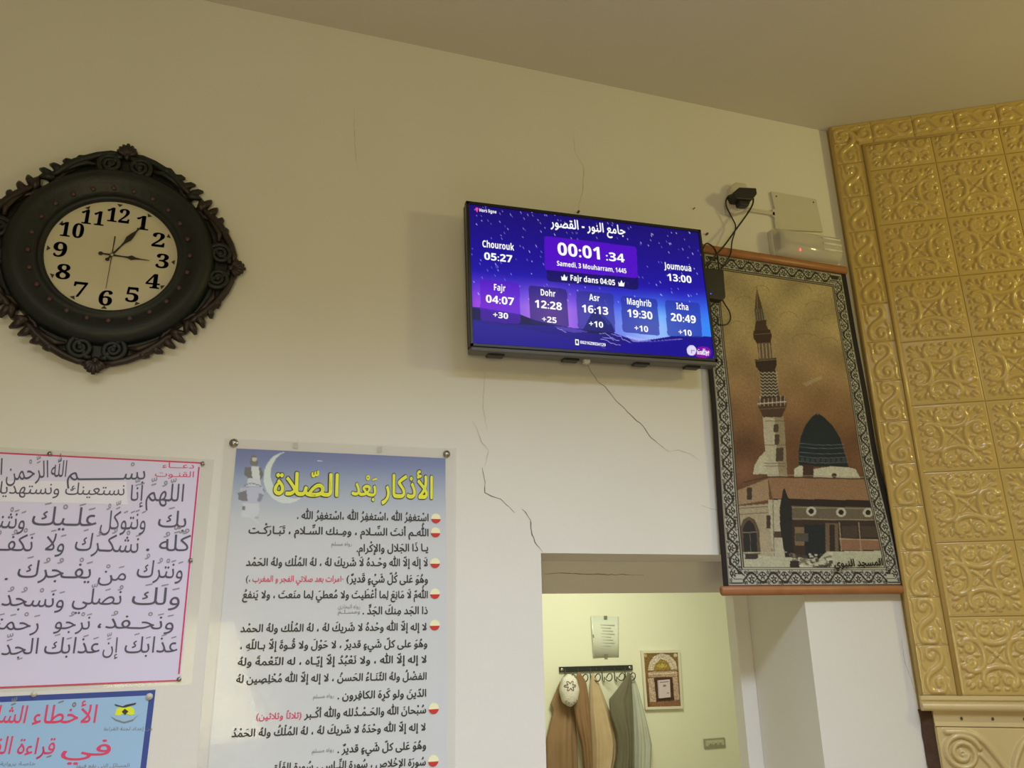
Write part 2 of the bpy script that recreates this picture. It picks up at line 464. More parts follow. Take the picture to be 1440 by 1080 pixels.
# ------------------------------------------------------------------ painted grids (print on cloth, paper or screen)
class Canvas:
    """a fine mesh whose vertices carry the print's colours; positions given as photo pixels on its own plane"""

    def __init__(self, fn, nu, nv, base, y):
        U, V = np.meshgrid(np.linspace(0, 1, nu), np.linspace(0, 1, nv)); self.U, self.V = U, V; self.nu, self.nv = nu, nv
        self.X, self.Z = fn(U, V); self.y = y
        self.px, self.py = proj(self.X, y, self.Z)
        self.c = np.zeros((nv, nu, 3)); self.c[:] = base

    def crop(self, ox, oy, s):
        self.qx, self.qy = (self.px-ox)*s, (self.py-oy)*s; return self

    def inside(self, poly):
        x, y = self.qx, self.qy; r = np.zeros(x.shape, bool); n = len(poly)
        for i in range(n):
            (x1, y1), (x2, y2) = poly[i], poly[(i+1) % n]
            if y1 == y2: continue
            cnd = ((y1 > y) != (y2 > y)) & (x < (x2-x1)*(y-y1)/(y2-y1)+x1); r ^= cnd
        return r

    def poly(self, poly, col, a=1.0):
        m = self.inside(poly)[..., None]*a; self.c = self.c*(1-m)+np.array(col, float)*m; return self

    def rect(self, x0, y0, x1, y1, col, a=1.0): return self.poly([(x0, y0), (x1, y0), (x1, y1), (x0, y1)], col, a)

    def ell(self, cx, cy, rx, ry, col, a=1.0, inner=0.0):
        d = ((self.qx-cx)/rx)**2+((self.qy-cy)/ry)**2; m = ((d < 1) & (d >= inner**2))[..., None]*a
        self.c = self.c*(1-m)+np.array(col, float)*m; return self

    def line(self, pts, w, col, a=1.0):
        dmin = np.full(self.qx.shape, 1e9)
        for (x1, y1), (x2, y2) in zip(pts[:-1], pts[1:]):
            dx, dy = x2-x1, y2-y1; t = np.clip(((self.qx-x1)*dx+(self.qy-y1)*dy)/(dx*dx+dy*dy+1e-9), 0, 1)
            dmin = np.minimum(dmin, np.hypot(self.qx-x1-t*dx, self.qy-y1-t*dy))
        m = np.clip((w/2+0.5-dmin), 0, 1)[..., None]*a; self.c = self.c*(1-m)+np.array(col, float)*m; return self

    def grad(self, stops):
        """stops = [(qy, colour)] blended by height"""
        ys = [s[0] for s in stops]
        for k in range(3): self.c[..., k] = np.interp(self.qy, ys, [s[1][k] for s in stops])
        return self

    def build(self, name, material, parent, conv, yfun=None):
        nu, nv = self.nu, self.nv
        Y = np.full(self.X.shape, self.y) if yfun is None else self.y+yfun(self.U, self.V)
        l = ORG[parent.name]
        co = np.stack([self.X-l[0], Y-l[1], self.Z-l[2]], -1).reshape(-1, 3)
        idx = np.arange(nu*nv).reshape(nv, nu)
        q = np.stack([idx[:-1, :-1], idx[:-1, 1:], idx[1:, 1:], idx[1:, :-1]], -1).reshape(-1, 4)
        me = bpy.data.meshes.new(name); me.from_pydata(co.tolist(), [], q.tolist()); me.update()
        me.polygons.foreach_set('use_smooth', [True]*len(me.polygons))
        at_ = me.color_attributes.new('print', 'FLOAT_COLOR', 'POINT')
        rgb = conv(self.c).reshape(-1, 3); at_.data.foreach_set('color', np.concatenate([rgb, np.ones((len(rgb), 1))], 1).astype(np.float32).ravel())
        me.materials.append(material)
        return link(name, me, parent)


def quadfn(tl, tr, br, bl):
    """bilinear in world (x,z)"""
    tl, tr, br, bl = [np.array([p[0], p[2]]) for p in (tl, tr, br, bl)]

    def fn(U, V):
        P = tl*((1-U)*(1-V))[..., None]+tr*(U*(1-V))[..., None]+br*(U*V)[..., None]+bl*((1-U)*V)[..., None]
        return P[..., 0], P[..., 1]
    return fn


# ------------------------------------------------------------------ the setting
CEIL = 3.819
DL, DR, DT = 0.871, 1.888, 1.895          # doorway in the front wall
TH = math.radians(-30.5)
TV_ = np.array([math.cos(TH), math.sin(TH), 0.0]); TN = np.array([math.sin(TH), -math.cos(TH), 0.0])
TE = np.array([2.318, -0.036, 0.0])        # front left edge of the tile panel


def tp(u, d, z):
    """tile panel coordinates: along, out of the surface, up"""
    p = TE+TV_*u+TN*d; return (p[0], p[1], z)


wf = MB()
wf.box(-4.0, DL, 0, 0.35, 0, CEIL).box(DL, DR, 0, 0.35, DT, CEIL).box(DR, 2.60, 0, 0.35, 0, CEIL)
wall_front = wf.build('wall_front', M['wall']); tag(wall_front, kind='structure')
rr_end = (TE+TV_*3.2-TN*0.03)
wall_right = MB().add([tp(-0.045, -0.036, 0), tp(3.2, -0.036, 0), tp(3.2, -0.036, CEIL), tp(-0.045, -0.036, CEIL), tp(0.1, -0.3, 0), tp(3.2, -0.3, 0), tp(3.2, -0.3, CEIL), tp(0.1, -0.3, CEIL)],
                      [(0, 1, 2, 3), (5, 4, 7, 6), (0, 4, 5, 1), (3, 2, 6, 7), (0, 3, 7, 4), (1, 5, 6, 2)]).build('wall_right', M['grout'])
tag(wall_right, kind='structure')
ex, ey = tp(3.2, -0.036, 0)[:2]
tag(MB().box(ex, ex+0.2, -6.6, ey, 0, CEIL).build('wall_side', M['wall']), kind='structure')
tag(MB().box(-4.2, -4.0, -6.6, 0.35, 0, CEIL).build('wall_left', M['wall']), kind='structure')
tag(MB().box(-4.0, ex+0.2, -6.8, -6.6, 0, CEIL).build('wall_rear', M['wall']), kind='structure')
tag(MB().box(-4.2, ex+0.3, -6.8, 0.35, CEIL, CEIL+0.2).build('ceiling', M['ceiling']), kind='structure')
tag(MB().box(-4.2, ex+0.3, -6.8, 3.0, -0.2, 0).build('floor', M['floor']), kind='structure')
# second, thinner wall set back inside the doorway and the room behind it
RX, RT = 1.822, 1.776
ip = MB().box(0.3, 0.80, 0.352, 0.41, 0, 2.6).box(0.80, RX, 0.352, 0.41, RT, 2.6).box(RX, 3.8, 0.352, 0.41, 0, 2.6)
wall_inner = ip.build('wall_inner', M['wall']); tag(wall_inner, kind='structure')
FARY = 2.6
wall_far = MB().box(0.0, 4.0, FARY, FARY+0.2, 0, 2.6).build('wall_far', M['far_wall']); tag(wall_far, kind='structure')
tag(MB().box(0.2, 0.4, 0.41, FARY, 0, 2.6).build('wall_far_left', M['far_wall']), kind='structure')
tag(MB().box(3.7, 3.9, 0.41, FARY, 0, 2.6).build('wall_far_right', M['far_wall']), kind='structure')
tag(MB().box(0.2, 3.9, 0.352, FARY+0.2, 2.6, 2.7).build('ceiling_far', M['far_wall']), kind='structure')


# cracks in the plaster: hair-thin strips lying on the wall, children of the wall
def crack(pts, w, material, y=0.0, parent=None, taper=True, jit=0.9):
    P = []
    for i in range(len(pts)-1):
        a, b = np.array(pts[i], float), np.array(pts[i+1], float); n = max(2, int(np.linalg.norm(b-a)/5))
        for k in range(n): P.append(a+(b-a)*k/n+rng.randn(2)*jit*(0.4 if k else 0.2))
    P.append(np.array(pts[-1], float)); P = [at(p[0], p[1], y-0.0006) for p in P]
    mb = MB(); n = len(P); vs = []
    for i, p in enumerate(P):
        t = P[min(i+1, n-1)]-P[max(i-1, 0)]; t /= np.linalg.norm(t)+1e-9; nn = np.array([-t[2], 0, t[0]])
        ww = w*(0.6+0.8*rng.rand())*(math.sin(PI*(0.12+0.76*i/(n-1))) if taper else 1)/2
        vs += [p+nn*ww, p-nn*ww]
    mb.add(vs, [(2*i, 2*i+1, 2*i+3, 2*i+2) for i in range(n-1)])
    mb.build('crack', material, parent or wall_front, normals=False)


crack([(826, 513), (832, 524), (841, 537), (851, 544), (862, 558), (871, 568), (887, 583), (904, 599), (916, 616), (930, 627), (941, 635)], 0.0026, M['crack'])
crack([(941, 635), (955, 633), (970, 638), (985, 648)], 0.0016, M['faint_crack'])
crack([(664, 592), (671, 604), (677, 622), (687, 633), (682, 655)], 0.0018, M['faint_crack'])
crack([(678, 657), (681, 672), (682, 693), (692, 698), (704, 702), (724, 721)], 0.0026, M['crack'])
crack([(734, 716), (739, 720), (746, 731), (748, 752), (755, 766), (763, 776)], 0.0034, M['crack'])
crack([(682, 522), (679, 573), (685, 604)], 0.0014, M['faint_crack'])
crack([(985, 710), (995, 714), (1010, 718)], 0.0016, M['faint_crack'])
crack([(498, 150), (499, 205), (503, 240)], 0.0012, M['faint_crack'])
crack([(806, 186), (809, 215), (821, 236), (820, 262), (813, 297)], 0.0016, M['faint_crack'])
crack([(765, 807), (790, 806), (850, 808), (905, 809)], 0.0022, M['crack'], 0.352, wall_inner)
crack([(1268, 900), (1272, 930), (1283, 960), (1291, 985)], 0.0022, M['faint_crack'])

# ------------------------------------------------------------------ relief tiles on the right-hand wall
def polyd(X, Y, P):
    P = np.array(P); best = np.full(X.shape, 1e9)
    for (x1, y1), (x2, y2) in zip(P[:-1], P[1:]):
        dx, dy = x2-x1, y2-y1; t = np.clip(((X-x1)*dx+(Y-y1)*dy)/(dx*dx+dy*dy+1e-12), 0, 1)
        best = np.minimum(best, np.hypot(X-x1-t*dx, Y-y1-t*dy))
    return best


def ridge(X, Y, P, w, h):
    d = polyd(X, Y, P)/w; return h*np.sqrt(np.clip(1-d*d, 0, 1))


def blob(X, Y, cx, cy, rx, ry, h, rot=0.0):
    c, s = math.cos(rot), math.sin(rot); a = ((X-cx)*c+(Y-cy)*s)/rx; b = (-(X-cx)*s+(Y-cy)*c)/ry
    return h*np.sqrt(np.clip(1-a*a-b*b, 0, 1))


def spiral(cx, cy, r0, r1, a0, turns, n=26):
    return [(cx+(r0+(r1-r0)*k/n)*math.cos(a0+2*PI*turns*k/n), cy+(r0+(r1-r0)*k/n)*math.sin(a0+2*PI*turns*k/n)) for k in range(n+1)]


def square_relief(X, Y):
    """X,Y in -1..1"""
    H = np.zeros(X.shape)
    for k in range(4):
        c, s = [(1, 0), (0, 1), (-1, 0), (0, -1)][k]
        A, B = c*X+s*Y, -s*X+c*Y           # motif for the lower side: centre (0,-0.62)
        for sg in (-1, 1):
            Q = A*sg
            H = np.maximum(H, ridge(Q, B, [(0.0, -0.30), (0.14, -0.31), (0.28, -0.36), (0.38, -0.46), (0.42, -0.60), (0.38, -0.74), (0.28, -0.80)], 0.078, 1.0))
            H = np.maximum(H, ridge(Q, B, spiral(0.18, -0.65, 0.15, 0.03, -0.9, 1.35), 0.058, 0.85))
            H = np.maximum(H, blob(Q, B, 0.18, -0.65, 0.05, 0.05, 1.0))
            H = np.maximum(H, blob(Q, B, 0.53, -0.74, 0.06, 0.13, 0.8, 0.25))
            H = np.maximum(H, blob(Q, B, 0.30, -0.87, 0.08, 0.045, 0.75))
            H = np.maximum(H, blob(Q, B, 0.11, -0.86, 0.07, 0.045, 0.75))
            H = np.maximum(H, blob(Q, B, 0.72, -0.80, 0.10, 0.05, 0.9, -0.8))
        H = np.maximum(H, blob(A, B, 0.0, -0.48, 0.05, 0.10, 0.7))
        D1, D2 = (A-B)/1.414, (A+B)/1.414
        H = np.maximum(H, blob(D1, D2, 0.20, 0, 0.14, 0.05, 0.8))
        H = np.maximum(H, blob(D1, D2, 0.42, 0, 0.05, 0.07, 0.45))
    H = np.maximum(H, blob(X, Y, 0, 0, 0.07, 0.07, 0.9))
    return H


def scroll_relief(X, Y):
    """X across -1..1 (width), Y along -1..1; one S scroll"""
    a = 1.4
    H = np.zeros(X.shape)
    S = [(0.02, 0.60), (-0.12, 0.48), (-0.32, 0.54), (-0.36, 0.74), (-0.10, 0.90), (0.26, 0.86), (0.50, 0.62), (0.42, 0.28), (0.10, 0.05), (-0.30, -0.14), (-0.56, -0.42), (-0.50, -0.78), (-0.12, -0.96),
         (0.26, -0.88), (0.42, -0.64), (0.28, -0.42), (0.04, -0.46), (0.06, -0.62)]
    H = np.maximum(H, ridge(X, Y, [tuple(p) for p in spline(S, 4)], 0.15, 1.0))
    H = np.maximum(H, blob(X, Y, -0.04, 0.66, 0.10, 0.08, 0.8)); H = np.maximum(H, blob(X, Y, 0.12, -0.66, 0.10, 0.08, 0.8))
    H = np.maximum(H, blob(X, Y, -0.62, 0.12, 0.10, 0.24, 0.7, 0.5)); H = np.maximum(H, blob(X, Y, 0.66, -0.08, 0.10, 0.24, 0.7, 0.5))
    H = np.maximum(H, ridge(X, Y, [(-0.72, 0.95), (-0.62, 0.7), (-0.66, 0.4)], 0.09, 0.6)); H = np.maximum(H, ridge(X, Y, [(0.74, -0.95), (0.66, -0.7), (0.70, -0.4)], 0.09, 0.6))
    return H


def relief_mesh(name, su, sz, nu, nz, fn, h, base=0.008, material=None, edge=0.004, ax=1.0, tilt=False):
    """slab of relief su x sz with origin at its lower-left back corner; local x along, local y out(-), local z up"""
    u = np.linspace(0, 1, nu); v = np.linspace(0, 1, nz); U, V = np.meshgrid(u, v)
    X, Y = U*2-1, V*2-1
    if su > sz*1.5: pass
    H = fn(X, Y)*h
    de = np.minimum(np.minimum(U, 1-U)*su, np.minimum(V, 1-V)*sz); rnd = np.clip(de/edge, 0, 1)
    H = base-edge*0.6*(1-np.sqrt(1-(1-rnd)**2))+H*np.clip(de/0.006, 0, 1)
    vs = [(float(a)*su, -float(c), float(b)*sz) for a, b, c in zip(U.ravel(), V.ravel(), H.ravel())]
    idx = np.arange(nu*nz).reshape(nz, nu)
    fs = np.stack([idx[:-1, :-1], idx[:-1, 1:], idx[1:, 1:], idx[1:, :-1]], -1).reshape(-1, 4).tolist()
    b = len(vs); vs += [(0, 0, 0), (su, 0, 0), (su, 0, sz), (0, 0, sz)]
    fs += [[b]+idx[0, ::-1].tolist()[::-1]+[b+1], [b+1]+idx[:, -1].tolist()+[b+2], [b+2]+idx[-1, ::-1].tolist()+[b+3], [b+3]+idx[::-1, 0].tolist()+[b]]
    me = bpy.data.meshes.new(name); me.from_pydata(vs, [], [tuple(f) for f in fs]); me.update()
    me.polygons.foreach_set('use_smooth', [True]*(len(me.polygons)-4)+[False]*4)
    me.materials.append(material or M['tile']); return me


def place_tile(name, me, u, z, d=-0.008, rot=0.0):
    o = bpy.data.objects.new(name, me); COL.objects.link(o); o.parent = wall_right
    o.location = tp(u, d, z); o.rotation_euler = (0, rot, TH); return o


PIT = 0.2705
GAP = 0.0035
sq = relief_mesh('square_tile', PIT-GAP, PIT-GAP, 84, 84, square_relief, 0.0085)
HB = 2.3/13.5
bt = relief_mesh('border_tile', 0.116, HB-0.001, 34, 48, scroll_relief, 0.007)
bth = relief_mesh('border_tile', 0.116, HB-0.001, 34, 48, scroll_relief, 0.007)
half = relief_mesh('square_tile', PIT-GAP, 3.70-3.567-GAP, 84, 42, lambda X, Y: square_relief(X, (Y-1)/2), 0.0085)
Z0 = 1.402
for i in range(5):
    for j in range(8):
        place_tile('square_tile', sq, 0.1365+i*PIT, Z0+j*PIT)
    place_tile('square_tile', half, 0.1365+i*PIT, Z0+8*PIT)
for j in range(13):
    place_tile('border_tile', bt, 0.002, Z0+j*HB)
place_tile('border_tile', bt, 0.002, Z0+13*HB-0.0)
# top frieze: the same border laid along, three plus per tile
for i in range(9):
    o = place_tile('border_tile', bth, 0.002+i*HB, 3.817, rot=PI/2)
# beads: rounded strips between the border and the field
bd = MB()
for (ua, za, ub, zb) in [(0.127, 1.40, 0.127, 3.70)]:
    bd.tube([tp(ua, 0.001, za), tp(ub, 0.001, zb)], 0.0085, 10)
bd.build('bead_moulding', M['tile'], wall_right, smooth=True)
MB().tube([tp(0.12, 0.001, 3.6985), tp(1.5, 0.001, 3.6985)], 0.006, 10).build('bead_moulding', M['tile'], wall_right, smooth=True)
MB().tube([tp(0.0, 0.0, 1.40), tp(0.0, 0.0, 3.81)], 0.006, 10).build('bead_moulding', M['tile'], wall_right, smooth=True)
# solid bed behind the tiles so that the panel has its own thickness
MB().add([tp(-0.004, -0.034, 1.35), tp(1.6, -0.034, 1.35), tp(1.6, -0.006, 1.35), tp(-0.004, -0.006, 1.35), tp(-0.004, -0.034, 3.815), tp(1.6, -0.034, 3.815), tp(1.6, -0.006, 3.815), tp(-0.004, -0.006, 3.815)],
         [(0, 1, 2, 3), (4, 7, 6, 5), (0, 4, 5, 1), (1, 5, 6, 2), (2, 6, 7, 3), (3, 7, 4, 0)]).build('tile_bed', M['tile'], wall_right)


def sweep(prof, u0, u1, name, m):
    n = len(prof); vs = [tp(u0, d, z) for d, z in prof]+[tp(u1, d, z) for d, z in prof]
    MB().add(vs, [(i, (i+1) % n, (i+1) % n+n, i+n) for i in range(n)]+[tuple(range(n)), tuple(range(2*n-1, n-1, -1))]).build(name, m, wall_right)


arc = [(0.012*math.cos(t), 1.361+0.014*math.sin(t)) for t in np.linspace(PI/2, -PI/2, 9)]
sweep([(-0.02, 1.398), (0.006, 1.398), (0.008, 1.385), (0.002, 1.378)]+[(a+0.008, b) for a, b in arc]+[(-0.02, 1.345)], -0.006, 1.5, 'ledge_moulding', M['tile_low'])
sweep([(-0.03, 1.346), (0.0, 1.346), (-0.006, 1.335), (-0.008, 1.31), (-0.004, 1.296), (-0.03, 1.296)], 0.030, 1.5, 'plain_band', M['tile_low'])
for i in range(12):
    uu = 0.121+0.101*i
    s = MB().sphere(tp(uu, -0.0055, 1.322), 0.0055, (1, 0.7, 1), 10, 6).build('glaze_pit', M['screw'], wall_right, smooth=True)


def capital_relief(X, Y):
    H = np.zeros(X.shape)
    # metric coordinates, tile 0.30 wide, 0.30 tall
    x, y = (X+1)*0.15, (Y+1)*0.15
    H = np.maximum(H, ridge(x, y, spiral(0.070, 0.215, 0.062, 0.018, 0.3, 1.9, 48), 0.0095, 1.2))
    H = np.maximum(H, blob(x, y, 0.070, 0.215, 0.013, 0.013, 0.8))
    H = np.maximum(H, ridge(x, y, [tuple(p) for p in spline([(0.03, 0.285), (0.10, 0.283), (0.145, 0.255), (0.18, 0.205), (0.205, 0.165), (0.222, 0.15), (0.235, 0.19), (0.265, 0.245), (0.30, 0.275)], 5)], 0.011, 1.1))
    H = np.maximum(H, ridge(x, y, [tuple(p) for p in spline([(0.13, 0.21), (0.16, 0.17), (0.18, 0.12), (0.22, 0.09), (0.26, 0.12), (0.30, 0.2)], 5)], 0.009, 0.8))
    H = np.maximum(H, ridge(x, y, [(0.02, 0.14), (0.10, 0.12), (0.14, 0.06), (0.15, 0.0)], 0.01, 0.8))
    H -= np.clip(1-np.hypot((x-0.070)/0.0045, (y-0.215)/0.0045), 0, 1)*1.5
    return H


cp = relief_mesh('capital_tile', 0.298, 0.296, 90, 90, capital_relief, 0.012, material=M['tile_low'])
for i in range(4): place_tile('capital_tile', cp, 0.033+i*0.30, 0.997, d=-0.012)
MB().add([tp(0.03, -0.034, 0), tp(1.6, -0.034, 0), tp(1.6, -0.013, 0), tp(0.03, -0.013, 0), tp(0.03, -0.034, 1.35), tp(1.6, -0.034, 1.35), tp(1.6, -0.013, 1.35), tp(0.03, -0.013, 1.35)],
         [(0, 1, 2, 3), (4, 7, 6, 5), (0, 4, 5, 1), (1, 5, 6, 2), (2, 6, 7, 3), (3, 7, 4, 0)]).build('pier', M['tile_low'], wall_right)
# ragged brown gap between plaster and pier below the ledge
gv = []; zz = np.linspace(0.6, 1.348, 26)
for z in zz:
    e = -0.012+0.006*rng.randn()*0.6+0.012*(1.348-z)
    gv += [tp(e, -0.030+0.003*rng.randn(), z), tp(0.036, -0.022, z)]
MB().add(gv, [(2*i, 2*i+1, 2*i+3, 2*i+2) for i in range(len(zz)-1)]).build('broken_edge', M['brown'], wall_right)

# ------------------------------------------------------------------ wall clock
CC = at(157, 357, -0.035); cx, cz = CC[0], CC[2]
clock = thing('wall_clock', (cx, 0, cz), 'round ornate black-green wall clock with cream dial and scrollwork rim, left on the white wall', 'clock')
RD = 0.186
MB().lathe([(0.0005, -0.024), (RD*0.5, -0.024), (RD+0.01, -0.024)], (cx, cz), 72).build('dial', M['dial'], clock, smooth=True)
prof = [(RD-0.002, -0.024), (RD-0.001, -0.034), (RD+0.006, -0.041), (RD+0.013, -0.038), (RD+0.018, -0.034), (RD+0.030, -0.038), (RD+0.05, -0.050), (RD+0.068, -0.060), (RD+0.085, -0.058),
        (RD+0.100, -0.047), (RD+0.110, -0.030), (RD+0.114, -0.006), (RD+0.10, -0.004), (RD+0.0, -0.004)]
rim = MB().lathe(prof, (cx, cz), 96, closed=True).build('rim', M['clock'], clock, smooth=True)
for k in range(24):
    a = 2*PI*(k+0.35)/24; r = RD+0.036
    MB().sphere((cx+r*math.cos(a), -0.0435, cz+r*math.sin(a)), 0.0078, (1, 0.7, 1), 10, 7).build('bead', M['bead'], clock, smooth=True)


def P(a, r, y=0.0):           # clock polar: a degrees clockwise from 12
    t = math.radians(90-a); return (cx+r*math.cos(t), y, cz+r*math.sin(t))


def rotp(pts, k, y):          # design drawn for the bottom cartouche (x across, r outward), turned k*90 degrees
    out = []
    for p in pts:
        x, r = p[0], p[1]; a = math.radians(-90+90*k)
        out.append((cx+r*math.cos(a)-x*math.sin(a), y if len(p) < 3 else p[2], cz+r*math.sin(a)+x*math.cos(a)))
    return out


for k in range(4):
    orn = MB()
    # backing plate of the cartouche, bulging to the tip
    out = []
    for t in np.linspace(-1, 1, 61):
        a = t*43.0; rr = 0.283+0.074*(1-abs(t)**1.15)+0.006*abs(math.sin(t*19))
        out.append((rr*math.sin(math.radians(a)), rr*math.cos(math.radians(a))))
    inn = [(0.27*math.sin(math.radians(a)), 0.27*math.cos(math.radians(a))) for a in np.linspace(43, -43, 31)]
    pl = [(q[0], q[2]) for q in rotp(out+inn, k, 0)]
    n = len(out)
    o3 = rotp(out, k, 0); i3 = rotp([(0.27*math.sin(math.radians(t*43)), 0.27*math.cos(math.radians(t*43))) for t in np.linspace(-1, 1, 61)], k, 0)
    v = [(p[0], -0.022, p[2]) for p in o3]+[(p[0], -0.026, p[2]) for p in i3]+[(p[0], -0.004, p[2]) for p in o3]+[(p[0], -0.004, p[2]) for p in i3]
    f = [(i, i+1, i+1+n, i+n) for i in range(n-1)]+[(i, i+2*n, i+2*n+1, i+1) for i in range(n-1)]+[(i+2*n, i+3*n, i+3*n+1, i+1+2*n) for i in range(n-1)]
    orn.add(v, f); orn.build('cartouche', M['clock'], clock)
    # rolled rim of the cartouche
    MB().tube(rotp([(x, r, -0.024) for x, r in out], k, 0), 0.0085, 8).build('rolled_edge', M['bronze'], clock, smooth=True)
    for sg in (-1, 1):
        sp = spiral(0.043, 0.309, 0.034, 0.007, -1.2, 1.9, 36)
        pts = [(0.012, 0.338), (0.024, 0.338)]+sp
        m = MB().tube(rotp([(sg*x, r, -0.034-0.006*i/len(pts)) for i, (x, r) in enumerate(pts)], k, 0), [0.0095-0.004*i/len(pts) for i in range(len(pts))], 8)
        q = rotp([(sg*0.043, 0.309, -0.038)], k, 0)[0]; m.sphere(q, 0.010, (1, 0.8, 1), 10, 7)
        m.build('volute', M['clock'], clock, smooth=True)
        # acanthus leaf scroll running out to the end of the cartouche
        l = [(0.014, 0.352), (0.045, 0.350), (0.082, 0.336), (0.11, 0.320), (0.14, 0.300), (0.165, 0.278), (0.185, 0.255), (0.205, 0.238)]
        lf = MB().tube(rotp([(sg*x, r, -0.030) for x, r in l], k, 0), [0.007, 0.010, 0.0115, 0.012, 0.014, 0.013, 0.011, 0.006], 8)
        for (x, r, dx, dr, L) in [(0.118, 0.312, 0.009, 0.010, 0.9), (0.150, 0.290, 0.011, 0.015, 1.0), (0.180, 0.262, 0.012, 0.020, 1.15), (0.203, 0.238, 0.014, 0.024, 1.1), (0.198, 0.236, 0.022, 0.002, 0.9)]:
            pt = [(sg*(x+dx*s*L+0.010*max(0, s)**2), r+dr*s*L-0.004*max(0, s)**3, -0.026-0.006*math.sin(s*PI)) for s in (-0.5, 0, 0.4, 0.8, 1.15)]
            lf.tube(rotp(pt, k, 0), [0.009, 0.014, 0.0135, 0.0105, 0.005], 8)
        lf.tube(rotp([(sg*0.085, 0.300, -0.034), (sg*0.11, 0.300, -0.037), (sg*0.14, 0.283, -0.036), (sg*0.17, 0.258, -0.03)], k, 0), [0.006, 0.009, 0.008, 0.004], 7)
        lf.build('acanthus_leaf', M['bronze'] if k in (0, 1, 3) else M['clock'], clock, smooth=True)
    sh = MB()
    for t in np.linspace(-58, 58, 7):
        a = math.radians(t); L = 0.044*(1-0.25*abs(t)/58)
        sh.tube(rotp([(math.sin(a)*L*s, 0.345+math.cos(a)*L*s, -0.030-0.008*math.sin(s*2.4)) for s in (0, 0.35, 0.7, 1.0)], k, 0), [0.004, 0.0075, 0.0095, 0.005], 7)
    sh.sphere(rotp([(0, 0.345, -0.03)], k, 0)[0], 0.013, (1, 0.8, 1), 10, 7)
    sh.build('shell_finial', M['bronze'], clock, smooth=True)

# numerals in a heavy old-style face
for hnum in range(1, 13):
    s = ''.join(chr(0x1D7CE+int(c)) for c in str(hnum))
    V, F_, _, _, wd = layout(s, 0.008, arabic=False)
    c0 = P(hnum*30, RD*0.765, -0.0250); h = 0.047; sc = h/0.70
    if hnum >= 10: c0 = P(hnum*30, RD*0.745, -0.0250)
    xm = (V[:, 0].min()+V[:, 0].max())/2; ym = (V[:, 1].min()+V[:, 1].max())/2
    wx = 0.92 if hnum >= 10 else 1.12
    MB().add([(c0[0]+(a-xm)*sc*wx, -0.0252, c0[2]+(b-ym)*sc) for a, b in V], F_).build('numeral', M['ink'], clock, normals=False)
    a0 = math.radians(90-hnum*30); m = MB(); q = [P(hnum*30, RD*0.90, 0), P(hnum*30-2.8, RD*0.955, 0), P(hnum*30+2.8, RD*0.955, 0)]
    m.add([(p[0], -0.0252, p[2]) for p in q], [(0, 1, 2)]).build('hour_mark', M['ink'], clock)


def hand(name, ang, shape, y, tailball):
    """shape = [(distance, halfwidth)]"""
    a = math.radians(90-ang); d = (math.cos(a), math.sin(a)); n = (-d[1], d[0])
    pts = [(cx+d[0]*r+n[0]*w, cz+d[1]*r+n[1]*w) for r, w in shape]+[(cx+d[0]*r-n[0]*w, cz+d[1]*r-n[1]*w) for r, w in shape[::-1]]
    m = MB().prism(pts, y-0.0012, y)
    if tailball: m.sphere((cx+d[0]*shape[0][0], y, cz+d[1]*shape[0][0]), tailball, (1, 0.25, 1), 12, 6)
    m.build(name, M['hand'], clock)


hand('hour_hand', 92.5, [(-0.032, 0.002), (0.0, 0.0028), (0.03, 0.002), (0.044, 0.003), (0.054, 0.008), (0.066, 0.0035), (0.078, 0.0018), (0.105, 0.0008)], -0.027, 0.0065)
hand('minute_hand', 33.0, [(-0.020, 0.002), (0.0, 0.003), (0.04, 0.002), (0.055, 0.0035), (0.072, 0.0085), (0.088, 0.0065), (0.105, 0.0025), (0.135, 0.0008)], -0.029, 0.006)
hand('second_hand', 181.0, [(-0.062, 0.0016), (0, 0.001), (0.115, 0.0005)], -0.031, 0.0)
MB().sphere((cx, -0.031, cz), 0.006, (1, 0.6, 1), 12, 8).build('hand_hub', M['steel'], clock, smooth=True)
MB().lathe([(0.0004, -0.004), (0.18, -0.004), (0.18, -0.023), (0.0004, -0.023)], (cx, cz), 48).build('movement_case', M['black'], clock)

# ------------------------------------------------------------------ television
TY = -0.115                      # plane of the screen
c4 = [at(656, 281, TY), at(988, 325.5, TY), at(1005.5, 507, TY), at(660, 489, TY)]
tctr = sum(c4)/4; tw = (np.linalg.norm(c4[1]-c4[0])+np.linalg.norm(c4[2]-c4[3]))/2; thh = (np.linalg.norm(c4[3]-c4[0])+np.linalg.norm(c4[2]-c4[1]))/2
ta = math.atan2((c4[1]-c4[0])[2]+(c4[2]-c4[3])[2], (c4[1]-c4[0])[0]+(c4[2]-c4[3])[0])
ca, sa = math.cos(ta), math.sin(ta)


def tvp(x, z, y=TY): return (tctr[0]+x*ca-z*sa, y, tctr[2]+x*sa+z*ca)


def tvturn(mb):
    mb.v = [tvp(p[0], p[2], p[1]) for p in mb.v]; return mb


tv = thing('television', (tctr[0], 0, tctr[2]), 'flat black television showing a blue prayer-time board, high on the wall beside the tapestry', 'television')
hw, hh = tw/2, thh/2; bz = 0.012
fr = MB()
fr.box(-hw, hw, TY-0.004, TY+0.02, hh-bz, hh, 0.002).box(-hw, hw, TY-0.004, TY+0.02, -hh, -hh+bz, 0.002).box(-hw, -hw+bz, TY-0.004, TY+0.02, -hh, hh, 0.002).box(hw-bz, hw, TY-0.004, TY+0.02, -hh, hh, 0.002)
tvturn(fr).build('bezel', M['bezel'], tv)
sx, sz_ = hw-bz, hh-bz
cv = Canvas(lambda U, V: ((lambda X, Z: (tctr[0]+X*ca-Z*sa, tctr[2]+X*sa+Z*ca))((U*2-1)*sx, (1-2*V)*sz_)), 420, 250, (30, 18, 130), TY).crop(640, 260, 3.6)
